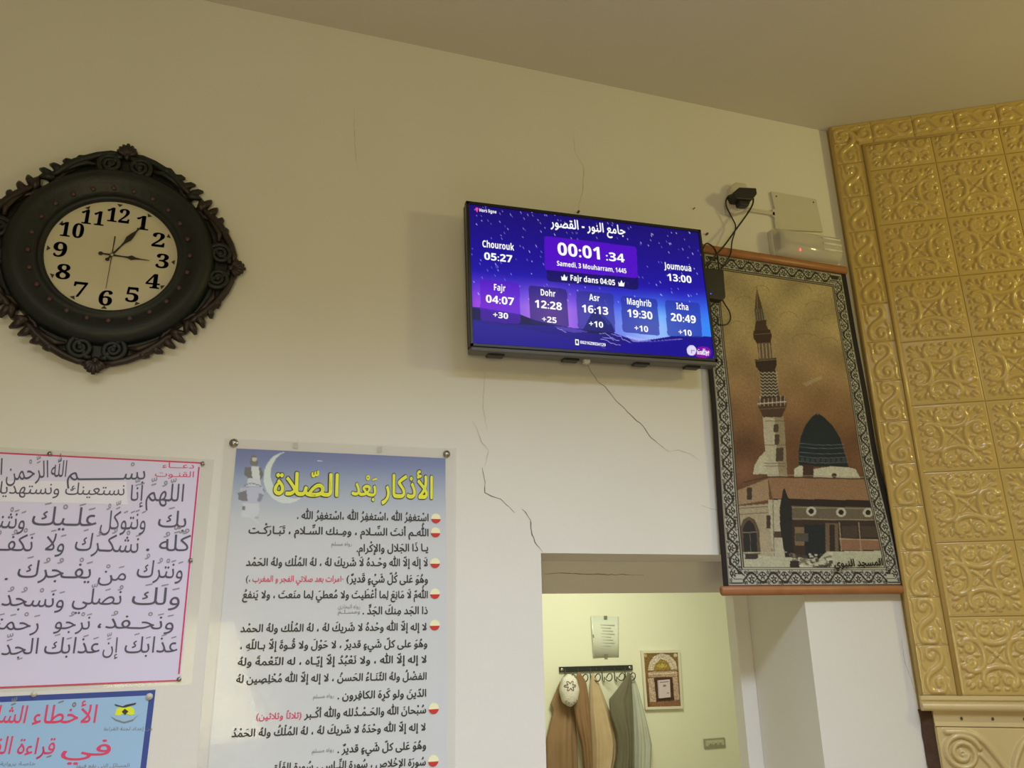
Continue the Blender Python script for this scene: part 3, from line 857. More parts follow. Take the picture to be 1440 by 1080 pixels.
# the picture: night sky to dawn, twinkling stars, snowy mountain
LXY = (cv.U, cv.V)
top_c = np.array((26, 12, 112.)); c2 = np.array((30, 18, 158.)); c3 = np.array((44, 34, 215.))
T = cv.V[..., None]
sky = np.where(T < 0.45, top_c+(c2-top_c)*(T/0.45), c2+(c3-c2)*np.clip((T-0.45)/0.22, 0, 1))
pinkc = np.array((205, 130, 235.)); cyan = np.array((90, 175, 252.)); white = np.array((205, 205, 250.))
glow = np.clip((T-0.49)/0.22, 0, 1)
UU = cv.U[..., None]
gl = pinkc*np.clip(1-np.abs(UU-0.30)/0.30, 0, 1)+cyan*np.clip(1-np.abs(UU-0.78)/0.36, 0, 1)+np.array((150, 60, 220.))*np.clip(1-np.abs(UU-0.02)/0.16, 0, 1)
wgt = np.clip(np.clip(1-np.abs(UU-0.30)/0.30, 0, 1)+np.clip(1-np.abs(UU-0.78)/0.36, 0, 1)+np.clip(1-np.abs(UU-0.02)/0.16, 0, 1), 0.01, None)
gl = gl/wgt; cv.c = sky*(1-glow*np.clip(wgt, 0, 1)*0.97)+gl*glow*np.clip(wgt, 0, 1)*0.97
cy2 = np.clip((T-0.62)/0.16, 0, 1)*np.clip(1-np.abs(UU-0.72)/0.3, 0, 1); cv.c = cv.c*(1-cy2*0.6)+white*cy2*0.6
cyr = np.clip((T-0.45)/0.3, 0, 1)*np.clip((UU-0.88)/0.12, 0, 1); cv.c = cv.c*(1-cyr*0.8)+np.array((50, 150, 255.))*cyr*0.8
for _ in range(240):
    a, b = rng.rand()*1180+80, 100+rng.rand()**1.2*450+0; b += (a-80)*0.12
    s = 2.2+2.6*rng.rand()
    cv.line([(a-s*0.5, b-s), (a+s*0.5, b+s)], 2.6, (200, 205, 255), 0.4+0.6*rng.rand())
night = (24, 12, 100)
cv.poly([(80, 618), (130, 622), (330, 655), (380, 680), (470, 700), (560, 718), (620, 728), (700, 730), (800, 748), (860, 770), (930, 790), (1010, 780), (1100, 765), (1300, 768), (1310, 900), (80, 800)], (30, 18, 128))
cv.poly([(80, 618), (130, 632), (240, 650), (340, 660), (420, 690), (480, 712), (300, 706), (80, 680)], (16, 8, 70))
cv.poly([(640, 745), (665, 700), (690, 650), (720, 600), (745, 655), (790, 700), (810, 745), (760, 760)], (20, 14, 84))
cv.poly([(715, 600), (742, 655), (790, 700), (775, 712), (752, 680), (725, 650)], (90, 90, 190), 0.6)
cv.poly([(500, 715), (570, 722), (640, 735), (680, 745), (600, 748), (540, 735)], (120, 100, 215), 0.5)
for pts in [[(735, 750), (780, 765), (830, 790)], [(750, 768), (800, 785)], [(790, 752), (850, 780), (895, 805)], [(740, 780), (790, 800), (840, 815)], [(700, 805), (760, 825)], [(515, 728), (560, 745)]]:
    cv.line([(p[0]+rng.randn()*3, p[1]+rng.randn()*3) for p in spline(pts, 4)], 2.6, (190, 190, 245), 0.8)
cv.poly([(860, 760), (1000, 790), (1150, 778), (1150, 784), (1000, 797), (900, 795)], (180, 180, 245), 0.6)
cv.poly([(80, 690), (300, 720), (560, 770), (820, 835), (560, 830), (80, 795)], (36, 20, 150), 0.55)
cv.poly([(780, 850), (860, 800), (1010, 790), (1310, 772), (1310, 900), (800, 850)], (26, 16, 150), 0.7)


def rcard(pts, col, a):
    (x0, y0), (x1, y1), (x2, y2), (x3, y3) = pts; r = 16; out = []
    Pn = [np.array(p, float) for p in pts]
    for i in range(4):
        p, pr, nx = Pn[i], Pn[i-1], Pn[(i+1) % 4]; d1 = (pr-p)/np.linalg.norm(pr-p); d2 = (nx-p)/np.linalg.norm(nx-p)
        for t in (0, 0.33, 0.66, 1): out.append(tuple((p+d1*r)*(1-t)**2+2*p*t*(1-t)+(p+d2*r)*t*t))
    cv.poly(out, col, a)


rcard([(463, 425), (928, 465), (928, 532), (465, 487)], (22, 10, 90), 0.85)
rcard([(450, 258), (918, 313), (925, 473), (455, 430)], (84, 12, 200), 0.95)
rcard([(125, 478), (325, 497), (332, 705), (130, 688)], (88, 8, 196), 0.62)
rcard([(372, 508), (565, 528), (577, 722), (380, 702)], (30, 18, 96), 0.66)
rcard([(612, 535), (800, 550), (812, 750), (622, 730)], (34, 40, 130), 0.62)
rcard([(838, 560), (1022, 578), (1037, 765), (848, 745)], (38, 44, 150), 0.66)
rcard([(1062, 582), (1238, 597), (1252, 775), (1075, 765)], (36, 50, 160), 0.66)
cv.ell(1255, 848, 42, 30, (150, 10, 170), 0.85)
cv.ell(1197, 838, 24, 26, (225, 215, 250), 1.0)
cv.line([(1197, 838), (1197, 852)], 2.5, (60, 20, 140)); cv.line([(1197, 838), (1212, 838)], 2.5, (60, 20, 140))
cv.build('screen', M['screen'], tv, lin, None)
bk = MB().box(-hw+0.002, hw-0.002, TY+0.018, TY+0.045, -hh, hh-0.002, 0.004)
tvturn(bk).build('back_shell', M['tvback'], tv)
ub = MB().box(-hw+0.003, hw-0.003, TY-0.002, TY+0.047, -hh-0.016, -hh+0.001, 0.004)
tvturn(ub).build('bottom_panel', M['tvgrey'], tv)
for xx in (-hw*0.80, -hw*0.22, hw*0.36, hw*0.80):
    s = MB().box(xx-0.030, xx+0.030, TY+0.012, TY+0.046, -hh-0.023, -hh-0.012, 0.004)
    tvturn(s).build('foot_socket', M['black'], tv)
s = MB().box(-hw*0.10-0.012, -hw*0.10+0.012, TY+0.01, TY+0.03, -hh-0.030, -hh-0.012, 0.003); tvturn(s).build('sensor_tab', M['cover'], tv)
mm = MB().box(-0.25, 0.25, TY+0.045, -0.001, -0.12, 0.12, 0.004); tvturn(mm).build('wall_bracket', M['black'], tv)


def tvw(text, xl, yl, xr, yr, hpx, bold=0.02, m='glyph', ar=False):
    if not ar:                         # upright bold sans letter forms
        text = ''.join(chr(0x1D7EC+ord(c)-48) if c.isdigit() else chr(0x1D5D4+ord(c)-65) if 'A' <= c <= 'Z' else chr(0x1D5EE+ord(c)-97) if 'a' <= c <= 'z' else c for c in text)
        bold = bold*0.35
    a = at(640+xl/3.6, 260+yl/3.6, TY-0.0012); b = at(640+xr/3.6, 260+yr/3.6, TY-0.0012)
    c = at(640+xl/3.6, 260+(yl-hpx)/3.6, TY-0.0012); h = np.linalg.norm(c-a)
    write(text, b, a, h, M[m], tv, 'lettering', bold=bold, y=TY-0.0012, arabic=ar)


SL = 0.112
def tvc(text, x, y, wd, hpx, **k):      # centred text, y = centre line
    tvw(text, x-wd/2, y+hpx/2-wd/2*SL, x+wd/2, y+hpx/2+wd/2*SL, hpx, **k)


tvw('Hors ligne', 122, 135, 210, 145, 16, bold=0.015)
tvw('جامع النور - القصور', 485, 210, 864, 252, 46, bold=0.028, ar=True)
tvc('Chourouk', 218, 306, 162, 34, bold=0.015); tvc('05:27', 219, 367, 146, 36, bold=0.035)
tvc('00:01', 633, 335, 230, 62, bold=0.03); tvc(':34', 811, 366, 98, 42, bold=0.02)
tvc('Samedi, 3 Mouharram, 1445', 692, 416, 354, 24, bold=0.015)
tvc('Fajr dans 04:05', 697, 482, 230, 28, bold=0.03)
tvc('Joumoua', 1130, 415, 137, 32, bold=0.015); tvc('13:00', 1137, 473, 126, 35, bold=0.035)
for nm, x, y, wd, t, tx, ty, twd, pl_, px_, py_, pwd in [('Fajr', 225, 520, 62, '04:07', 227, 583, 146, '+30', 230, 660, 80), ('Dohr', 470, 547, 78, '12:28', 472, 608, 142, '+25', 477, 682, 78),
                                                  ('Asr', 706, 571, 54, '16:13', 709, 632, 138, '+10', 714, 705, 75), ('Maghrib', 932, 595, 127, '19:30', 936, 655, 132, '+10', 943, 727, 73),
                                                  ('Icha', 1152, 616, 64, '20:49', 1157, 675, 130, '+10', 1165, 747, 70)]:
    tvc(nm, x, y, wd, 32, bold=0.012); tvc(t, tx, ty, twd, 38, bold=0.035); tvc(pl_, px_, py_, pwd, 29, bold=0.03)
tvc('0021629034129', 698, 803, 130, 15, bold=0.015)
tvw('مواقيت', 1225, 845, 1288, 850, 18, bold=0.03, ar=True); tvc('MAWAQIT', 1256, 855, 62, 12, bold=0.02)


def tvpoly(name, pts, m, y=TY-0.0012):
    Q = [at(640+p[0]/3.6, 260+p[1]/3.6, y) for p in pts]
    MB().prism([(q[0], q[2]) for q in Q], y, y+0.0006).build(name, m, tv)


for ax, ay in ((553, 467), (842, 497)):   # little crown signs beside the countdown
    tvpoly('crown_sign', [(ax-13, ay+15), (ax-16, ay-6), (ax-8, ay+2), (ax, ay-15), (ax+8, ay+3), (ax+16, ay-5), (ax+13, ay+17)], M['glyph'])
tvpoly('pin_sign', [(110+8*math.cos(t), 122+8*math.sin(t)) for t in np.linspace(-PI, 0.0, 8)]+[(112, 140)], M['pink'])
tvpoly('phone_sign', [(608, 781), (626, 783), (627, 812), (609, 810)], M['glyph'])
tvpoly('phone_sign_face', [(612, 787), (622, 788), (623, 804), (613, 803)], M['bezel'], TY-0.002)

# streaming box hanging behind the right edge of the television
def wbox(pts, y0, y1, name, m, parent, bev=0.0):
    Q = [at(p[0], p[1], y0) for p in pts]; o = MB().prism([(q[0], q[2]) for q in Q], y0, y1).build(name, m, parent)
    if bev:
        md = o.modifiers.new('bevel', 'BEVEL'); md.width = bev; md.segments = 3; md.limit_method = 'ANGLE'
    return o


b0 = at(1003, 400, -0.08)
mbx = thing('media_box', (b0[0], -0.06, b0[2]), 'small black set-top box with a blue light, hanging behind the right edge of the television', 'set-top box')
wbox([(988, 376), (1018, 379), (1021, 418), (1016, 423), (990, 418)], -0.085, -0.055, 'case', M['black'], mbx, 0.005)
q = at(999.5, 413, -0.087); MB().sphere(q, 0.0028, (1, 0.5, 1), 8, 6).build('blue_light', M['led_blue'], mbx)

# ------------------------------------------------------------------ socket, plug, cables
C3 = lambda a, b: (980+a/4.5, 240+b/4.5)
s0 = at(*C3(265, 170))
sock = thing('wall_socket', (s0[0], 0, s0[2]), 'white surface-mounted double wall socket carrying a black plug, above the tapestry rod', 'socket')
wbox([C3(218, 95), C3(250, 70), C3(310, 78), C3(325, 110), C3(330, 250), C3(240, 272), C3(205, 255), C3(205, 190)], -0.035, -0.001, 'back_box', M['white'], sock, 0.006)
q = at(*C3(262, 225), -0.036); MB().lathe([(0.0005, -0.040), (0.019, -0.040), (0.021, -0.036), (0.021, -0.034)], (q[0], q[2]), 24).build('outlet', M['plate'], sock, smooth=True)
p0 = at(*C3(310, 150), -0.06)
plug = thing('power_adapter', (p0[0], -0.036, p0[2]), 'chunky black power adapter plugged into the white socket above the tapestry', 'adapter')
wbox([C3(228, 140), C3(270, 103), C3(378, 108), C3(383, 145), C3(352, 185), C3(250, 178)], -0.085, -0.036, 'body', M['black'], plug, 0.005)
wbox([C3(262, 175), C3(345, 180), C3(330, 222), C3(275, 216)], -0.075, -0.045, 'plug_block', M['black'], plug, 0.004)


def cable(name, label, pts, r=0.0028):
    W_ = [tuple(at(*C3(a, b), y)) for a, b, y in pts]
    o = MB().tube(spline(W_, 7), r, 8).build(name, M['black'], smooth=True); tag(o, label, 'cable', 'black cables at the television')


cable('thin_cable', 'thin black cable looping left from the adapter then crossing down to the box', [(232, 148, -0.06), (195, 165, -0.045), (184, 215, -0.035), (215, 285, -0.032), (244, 345, -0.034), (238, 395, -0.04), (222, 450, -0.045), (212, 530, -0.05), (175, 590, -0.06), (148, 632, -0.068)])
cable('thick_cable', 'thicker black cable running straight down from the adapter to the television edge', [(358, 175, -0.06), (352, 215, -0.05), (318, 275, -0.055), (245, 375, -0.056), (180, 465, -0.072), (120, 535, -0.078), (70, 585, -0.075), (30, 620, -0.07)], 0.0036)
cable('short_cable', 'short black cable arching over the top of the small box behind the television', [(40, 490, -0.055), (62, 460, -0.055), (105, 485, -0.055), (128, 535, -0.058), (136, 600, -0.066), (140, 632, -0.07)])
cable('loop_cable', 'black cable hanging in a loop below the small box at the tapestry edge', [(160, 815, -0.07), (180, 850, -0.065), (207, 895, -0.06), (212, 940, -0.055), (190, 972, -0.052), (150, 975, -0.055), (110, 955, -0.06), (60, 930, -0.07)])

# cable duct, cover plate and emergency light
d0 = at(*C3(400, 260))
duct = wbox([C3(326, 232), C3(492, 262), C3(494, 282), C3(328, 256)], -0.012, -0.0005, 'cable_duct', M['plate'], None)
tag(duct, 'short white cable duct running from the socket to the cover plate', 'duct')
pl0 = at(*C3(630, 250))
cvp = thing('cover_plate', (pl0[0], 0, pl0[2]), 'square cream cover plate with two screws, above the emergency light', 'plate')
wbox([C3(470, 130), C3(755, 180), C3(800, 385), C3(500, 370), C3(490, 290), C3(478, 286), C3(480, 245), C3(494, 240)], -0.012, -0.0006, 'plate', M['plate'], cvp, 0.001)
for a, b in ((503, 162), (738, 200)):
    q = at(*C3(a, b), -0.0125); MB().sphere(q, 0.004, (1, 0.5, 1), 10, 6).build('screw', M['screw'], cvp, smooth=True)
e0 = at(*C3(700, 460))
eml = thing('emergency_light', (e0[0], 0, e0[2]), 'long emergency light with clear ribbed cover and red indicator, above the tapestry rod', 'emergency light')
ea = at(*C3(505, 360), -0.07); eb = at(*C3(912, 408), -0.07); ec = at(*C3(925, 560), -0.07); ed = at(*C3(535, 545), -0.07)
ex0, ex1 = (ea[0]+ed[0])/2+0.005, (eb[0]+ec[0])/2; ez1, ez0 = (ea[2]+eb[2])/2+0.004, (ec[2]+ed[2])/2+0.010
MB().box(ex0-0.004, ex1+0.004, -0.030, -0.001, ez0-0.004, ez1+0.004, 0.005).build('housing', M['reflector'], eml)
n = 14; pf = []
for k in range(n+1):
    t = PI*k/n; pf.append((-0.028-0.048*math.sin(t)**0.55, (ez0+ez1)/2+(ez1-ez0)/2*math.cos(t)))
vs = [(x, y, z) for x in (ex0, ex0+0.006, ex1-0.006, ex1) for (y, z) in [((y if 0.003 < x-ex0 < ex1-ex0-0.003 else y+0.006 if y < -0.034 else y), z) for y, z in pf]]
m_ = n+1; fs = [(r*m_+i, r*m_+i+1, (r+1)*m_+i+1, (r+1)*m_+i) for r in range(3) for i in range(n)]+[tuple(range(m_)), tuple(range(4*m_-1, 3*m_-1, -1))]
smooth_angle(MB().add(vs, fs).build('cover', M['cover'], eml), 50)
zc = (ez0+ez1)/2
MB().tube([(ex0+0.04, -0.045, zc+0.015), (ex1-0.07, -0.045, zc+0.015)], 0.008, 10).build('lamp_tube', M['white'], eml, smooth=True)
for k in range(3):  # added pale strips imitating highlight streaks at the right of the cover
    zz_ = zc+0.032-0.026*k
    MB().tube([(ex1-0.10, -0.0765+0.003*abs(k-1), zz_), (ex1-0.008, -0.0765+0.003*abs(k-1), zz_)], 0.0050, 8).build('highlight_strip', M['highlight_strip'], eml, smooth=True)
MB().box(ex0+0.01, ex0+0.035, -0.06, -0.03, zc-0.03, zc+0.04, 0.003).build('lamp_holder', M['tvgrey'], eml)
q = at(*C3(655, 500), -0.077); MB().sphere(q, 0.0045, (0.8, 0.5, 1.5), 10, 8).build('indicator', M['led_red'], eml)
for nm_, a, b in (('nail', 612, 150), ('nail', 0, 0)):
    pass
for (px, py, lab) in ((812.5, 299, 'small dark nail in the wall just above the television'), (993, 330, 'dark nail in the wall between television and tapestry rod'), (975, 294, 'tiny pin in the plaster above the television corner')):
    q = at(px, py)
    o = MB().tube([(q[0], -0.0005, q[2]), (q[0], -0.012, q[2])], 0.0022 if px == 975 else 0.0045, 8).build('nail', M['screw']); tag(o, lab, 'nail')

# ------------------------------------------------------------------ tapestry
C4 = lambda a, b: (990+a/2.117, 340+b/2.117)
TPY = -0.022
tapc = at(1125, 600, TPY)
tap = thing('tapestry', (tapc[0], 0, tapc[2]), 'woven brown tapestry of a mosque with minaret and dark green dome, hung between orange rods', 'tapestry')
HTL, HTR, HBR, HBL = at(984, 354, TPY), at(1189, 386, TPY), at(1276.5, 825, TPY), at(1017.5, 827, TPY)


def tapfn(U, V):
    x, z = quadfn(HTL, HTR, HBR, HBL)(U, V)
    bow = np.sin(V*PI)
    x = x+(-0.012*U+0.004*(1-U))*bow*1.0+0.006*np.sin(V*17)*(U > 0.5)*(U-0.5)*0.5
    return x, z


cv = Canvas(tapfn, 300, 520, (120, 95, 55), TPY).crop(990, 340, 2.117)
cv.grad([(80, (158, 138, 88)), (250, (156, 132, 80)), (400, (140, 110, 64)), (520, (118, 84, 46)), (600, (98, 66, 36)), (700, (96, 64, 36)), (1000, (90, 62, 36))])
nz = np.zeros(cv.qx.shape)
for k in range(10):
    fx, fy, ph = rng.rand()*0.05+0.01, rng.rand()*0.05+0.01, rng.rand()*6
    nz += np.sin(cv.qx*fx+cv.qy*fy*(-1)**k+ph)
cv.c *= (1+0.018*nz)[..., None]
for cxx, cyy, rx, ry in [(120, 180, 30, 18), (170, 150, 25, 20), (285, 150, 35, 25), (330, 195, 28, 18), (380, 235, 30, 20), (100, 250, 25, 15), (250, 225, 25, 16), (300, 290, 40, 15), (370, 300, 25, 14), (330, 250, 28, 20)]:
    t = np.linspace(PI, 2*PI, 9); cv.line([(cxx+rx*math.cos(a), cyy+ry*math.sin(a)) for a in t], 2.0, (118, 98, 58), 0.55)
cv.poly([(285, 425), (345, 400), (348, 408), (300, 432)], (165, 145, 105), 0.5)
cream = (186, 176, 132); dk = (44, 34, 24)
cv.poly([(145, 692), (150, 665), (163, 642), (180, 624), (194, 692)], (170, 158, 112))
cv.poly([(170, 522), (233, 522), (248, 702), (188, 702)], (164, 150, 108)).poly([(205, 524), (233, 522), (248, 702), (222, 702)], (132, 114, 74))
for r_ in [(203, 545, 218, 568), (207, 574, 221, 604), (212, 614, 234, 654)]: cv.rect(*r_, (70, 55, 36))
for yy in (535, 606, 660, 668): cv.line([(178, yy), (242, yy)], 2, (80, 62, 40), 0.7)
cv.poly([(160, 468), (236, 461), (241, 490), (227, 524), (173, 524), (158, 494)], (70, 50, 32)); cv.line([(157, 484), (238, 478)], 4, cream, 0.8); cv.line([(162, 500), (236, 496)], 2, (120, 100, 66), 0.8)
for i in range(7): cv.line([(163+i*12, 462), (163+i*12, 490)], 2.4, cream, 0.7)
cv.poly([(164, 388), (208, 384), (219, 464), (168, 470)], (60, 46, 32))
for i in range(8):
    yy = 392+i*9.5; cv.line([(166+j*6, yy+(3 if j % 2 else -2)) for j in range(9)], 2.6, (176, 164, 122), 0.85)
cv.poly([(150, 352), (212, 347), (213, 368), (206, 386), (164, 389), (152, 372)], (52, 38, 26)); cv.line([(152, 356), (212, 352)], 2, (130, 108, 72), 0.8)
cv.poly([(157, 300), (198, 297), (201, 350), (162, 353)], (96, 76, 48))
for i in range(4): cv.line([(163+i*10, 305), (165+i*10, 346)], 3.5, (158, 142, 100), 0.8)
cv.poly([(147, 266), (196, 262), (201, 282), (196, 300), (157, 303), (147, 286)], (58, 42, 28)).line([(150, 276), (198, 273)], 2, (104, 84, 54))
cv.poly([(155, 236), (186, 232), (185, 248), (192, 263), (150, 266)], (66, 48, 32))
cv.poly([(151, 200), (176, 198), (181, 233), (155, 236)], (108, 96, 70))
for i in range(4): cv.line([(154+i*6.5, 202), (158+i*6.5, 234)], 2, (52, 42, 30))
cv.poly([(157, 134), (163, 158), (170, 180), (175, 200), (152, 201), (154, 165)], (84, 64, 42)).line([(157, 140), (160, 200)], 1.6, (140, 118, 80))
cv.poly([(282, 668), (280, 625), (285, 582), (298, 548), (318, 522), (333, 511), (352, 520), (384, 549), (407, 584), (424, 636), (434, 670)], (28, 34, 30))
cv.line([(334, 492), (335, 515)], 4, (120, 80, 48))
for i, yy in enumerate((602, 612, 628, 640, 655)): cv.line([(283, yy-1), (330, yy+3), (380, yy+3), (420+i*3, yy)], 1.8, (96, 100, 88), 0.85)
for i in range(9): cv.ell(292+i*16, 650, 6, 8, (62, 62, 50), 0.7)
cv.poly([(268, 676), (285, 666), (330, 676), (380, 668), (432, 670), (455, 676), (470, 704), (268, 700)], (170, 160, 118)); cv.rect(294, 664, 327, 702, (60, 40, 26)); cv.ell(390, 695, 8, 7, (60, 42, 28))
cv.poly([(95, 742), (190, 705), (194, 768), (100, 784)], (140, 112, 70)).rect(128, 732, 143, 768, (60, 46, 30))
cv.poly([(190, 702), (490, 706), (498, 770), (205, 767)], (128, 94, 56)); cv.line([(120, 716), (190, 700), (490, 705)], 4, (72, 50, 32)); cv.line([(192, 694), (488, 700)], 2, (150, 130, 90), 0.8)
cv.poly([(205, 764), (500, 769), (504, 792), (210, 788)], (40, 30, 22))
cv.poly([(210, 786), (504, 790), (508, 830), (214, 826)], (92, 78, 52)); cv.line([(210, 790), (504, 794)], 2, (140, 124, 84)); cv.line([(212, 824), (508, 828)], 2, (140, 124, 84))
for a, b in ((320, 802), (410, 805), (490, 806)): cv.ell(a, b, 15, 14, (164, 154, 114)).ell(a, b, 8, 8, (34, 28, 22))
cv.poly([(100, 787), (190, 780), (205, 948), (112, 950)], (148, 130, 88))
cv.line([(103, 812), (190, 806)], 2, (90, 74, 48)); cv.line([(103, 794), (190, 788)], 2, (90, 74, 48))
cv.poly([(112, 930), (108, 850), (118, 826), (134, 818), (152, 828), (164, 858), (168, 930)], (84, 66, 42))
cv.poly([(119, 926), (116, 856), (123, 838), (134, 828), (148, 840), (156, 866), (159, 926)], (40, 36, 28)); cv.line([(117, 866), (158, 864)], 2.5, (120, 104, 70)); cv.line([(137, 866), (139, 926)], 1.6, (100, 86, 60))
cv.poly([(190, 768), (238, 768), (242, 948), (205, 948)], (160, 146, 104)); cv.rect(186, 815, 198, 853, (60, 46, 30)); cv.rect(208, 862, 240, 880, (70, 52, 34)); cv.line([(205, 770), (208, 946)], 2, (90, 74, 48))
cv.poly([(238, 828), (526, 830), (534, 925), (360, 928), (345, 946), (242, 948)], (50, 38, 26))
cv.poly([(225, 792), (236, 735), (240, 735), (262, 792), (262, 880), (270, 946), (242, 946), (226, 850)], (36, 32, 24))
cv.rect(300, 842, 360, 946, (30, 32, 26)); cv.rect(270, 850, 298, 905, (110, 84, 52)); cv.rect(272, 868, 310, 892, (70, 62, 44))
cv.rect(362, 838, 400, 922, (96, 76, 48)); cv.rect(374, 842, 390, 922, (44, 34, 24)); cv.poly([(404, 884), (522, 888), (526, 918), (408, 918)], (122, 86, 52))
for xx in (404, 462, 520): cv.line([(xx, 836), (xx+5, 920)], 3, (140, 118, 78))
cv.line([(404, 884), (522, 888)], 3, (150, 130, 88)); cv.rect(412, 846, 458, 880, (64, 50, 34)); cv.rect(468, 846, 516, 880, (64, 50, 34))
cv.poly([(112, 930), (340, 946), (365, 922), (534, 920), (542, 982), (116, 982)], (160, 152, 108))
cv.rect(122, 930, 160, 944, (56, 46, 32)); cv.line([(115, 926), (245, 924)], 3, (160, 148, 106))
for _ in range(90):
    a, b = rng.uniform(258, 378), rng.uniform(928, 978); cv.ell(a, b, 4+4*rng.rand(), 3+3*rng.rand(), [(176, 166, 124), (60, 50, 34), (104, 90, 60)][rng.randint(3)], 0.85)
cv.rect(255, 950, 282, 974, (44, 36, 26))
gr = rng.randn(*cv.qx.shape); gr[:, 1:] += gr[:, :-1]*0.7; gr[1:] += gr[:-1]*0.7
cv.c = cv.c*(0.93+0.022*gr)[..., None]
# woven frame: dark hem, floral band, thin lines
U, V = cv.U, cv.V
Wd = float(np.linalg.norm(HTR-HTL)+np.linalg.norm(HBR-HBL))/2; Hd = float(np.linalg.norm(HTL-HBL)+np.linalg.norm(HTR-HBR))/2
dL, dR, dT, dB = U*Wd, (1-U)*Wd, V*Hd, (1-V)*Hd
de = np.minimum(np.minimum(dL-0.004, dR-0.010), np.minimum(dT+0.012, dB+0.008))
BW0, BW1 = 0.016, 0.071
s = np.where((dL < 0.075) | (dR < 0.085), V*Hd, U*Wd); t = (de-BW0)/(BW1-BW0)
ph = 2*PI*s/0.088
vine = (np.abs(t-0.5-0.30*np.sin(ph)) < 0.10) | (np.abs(t-0.5+0.34*np.sin(ph)) < 0.05)
fl = np.zeros(t.shape, bool)
sm = np.mod(s, 0.088)/0.088
for c_, tt, r_ in ((0.25, 0.42, 0.17), (0.75, 0.58, 0.17), (0.0, 0.18, 0.10), (0.0, 0.82, 0.10), (0.5, 0.18, 0.10), (0.5, 0.82, 0.10), (0.12, 0.85, 0.08), (0.62, 0.15, 0.08), (0.88, 0.2, 0.08), (0.38, 0.8, 0.08)):
    d_ = np.abs(sm-c_); d_ = np.minimum(d_, 1-d_)*0.088/0.055; rr = np.hypot(d_, t-tt); th_ = np.arctan2(d_, t-tt)
    fl |= rr < r_*1.25*(0.8+0.35*np.cos(5*th_))
    fl &= ~(rr < r_*0.25)
pat = np.where((vine | fl)[..., None], np.array((44, 36, 26.)), np.array((150, 142, 108.)))
band = ((de > BW0) & (de < BW1))[..., None]
cv.c = np.where(band, pat, cv.c)
cv.c = np.where((de <= BW0)[..., None], np.array((30, 24, 17.)), cv.c)
for e0_, w_, c_ in ((BW0+0.002, 0.002, (120, 108, 78)), (BW1, 0.0025, (40, 32, 22)), (BW1+0.004, 0.002, (150, 138, 100)), (BW1+0.0075, 0.002, (60, 48, 32))):
    cv.c = np.where((np.abs(de-e0_) < w_)[..., None], np.array(c_, float), cv.c)
rf = WREF['mid']
tapo = cv.build('woven_panel', M['tapestry'], tap, lambda c: np.clip(lin(np.clip(c, 0, 255))/rf*0.66, 0.006, 0.9),
                lambda U, V: 0.006*np.sin(V*9+U*2)*np.sin(V*PI)+0.004*np.sin(U*7+V*3)*np.sin(V*PI))
sol = tapo.modifiers.new('thickness', 'SOLIDIFY'); sol.thickness = 0.003; sol.offset = 0


def rod(a, b, hz, name, lab):
    a, b = Vector(a), Vector(b); d = (b-a).normalized(); up = d.cross(Vector((0, 1, 0))); up.normalize()
    if up.z < 0: up = -up
    vs = []; n = 14
    for p in (a, a+d*0.004, b-d*0.004, b):
        k0 = 0.85 if p in (a, b) else 1.0
        for k in range(n):
            t = 2*PI*k/n; vs.append(p+up*math.sin(t)*hz*k0+Vector((0, 1, 0))*math.cos(t)*0.011*k0)
    fs = [(r*n+k, r*n+(k+1) % n, (r+1)*n+(k+1) % n, (r+1)*n+k) for r in range(3) for k in range(n)]+[tuple(range(n)), tuple(range(4*n-1, 3*n-1, -1))]
    MB().add(vs, fs).build(name, M['rod'], tap, smooth=True)


rod(at(981, 348, -0.030), at(1190, 380.5, -0.030), 0.0185, 'top_rod', '')
rod(at(1014, 831, -0.028), at(1278.5, 829, -0.028), 0.0165, 'bottom_rod', '')
ca1 = at(*C4(386, 968), TPY-0.006); ca2 = at(*C4(532, 963), TPY-0.006)
write('المسجد النبوي', ca2, ca1, 0.026, M['hem'], tap, 'caption', bold=0.045, y=TPY-0.0105)

# ------------------------------------------------------------------ posters
def sheet(pts, y0, thick, name, m, parent): return wbox(pts, y0, y0+thick, name, m, parent)


# printed poster with blue sky header
K3 = lambda a, b: (270+a/3.6, 600+b/3.6); K4 = lambda a, b: (270+a/3.6, 840+b/3.6)
pc = at(470, 850)
pos = thing('printed_poster', (pc[0], 0, pc[2]), 'tall laminated poster of Arabic prayers with blue sky and minaret header, beneath the television side', 'poster')
# bottoms run on below the picture
def below(p_top, p_bot, z):
    a, b = at(*p_top), at(*p_bot); t = (z-a[2])/(b[2]-a[2]); return a+(b-a)*t


pb = 1.05
lamTL, lamTR = at(316, 616.5), at(641, 631)
lamBL, lamBR = below((316, 616.5), (288, 950), pb-0.03), below((641, 631), (640, 1070), pb-0.03)
MB().prism([(lamTL[0], lamTL[2]), (lamTR[0], lamTR[2]), (lamBR[0], lamBR[2]), (lamBL[0], lamBL[2])], -0.0035, -0.0025).build('laminate', M['clear'], pos)
PTL, PTR = at(*K3(225, 110), -0.002), at(*K3(1283, 160), -0.002)
PBL, PBR = below((332.5, 630.5), (303, 960), pb), below((626.5, 644.5), (627, 1075), pb)
cv = Canvas(quadfn(PTL, PTR, PBR, PBL), 240, 380, (196, 196, 192), -0.002).crop(270, 600, 3.6)
cv.grad([(105, (34, 62, 142)), (175, (66, 94, 158)), (260, (122, 142, 174)), (350, (160, 170, 184)), (470, (188, 191, 193)), (600, (196, 196, 194)), (1300, (198, 198, 193))])
cr = ((cv.qx-480)/118)**2+((cv.qy-258)/130)**2 < 1
cr2 = ((cv.qx-520)/122)**2+((cv.qy-240)/122)**2 < 1
cv.c = np.where((cr & ~cr2)[..., None], np.array((205, 214, 218.)), cv.c)
cv.c[...] = cv.c
mw = (200, 204, 214)
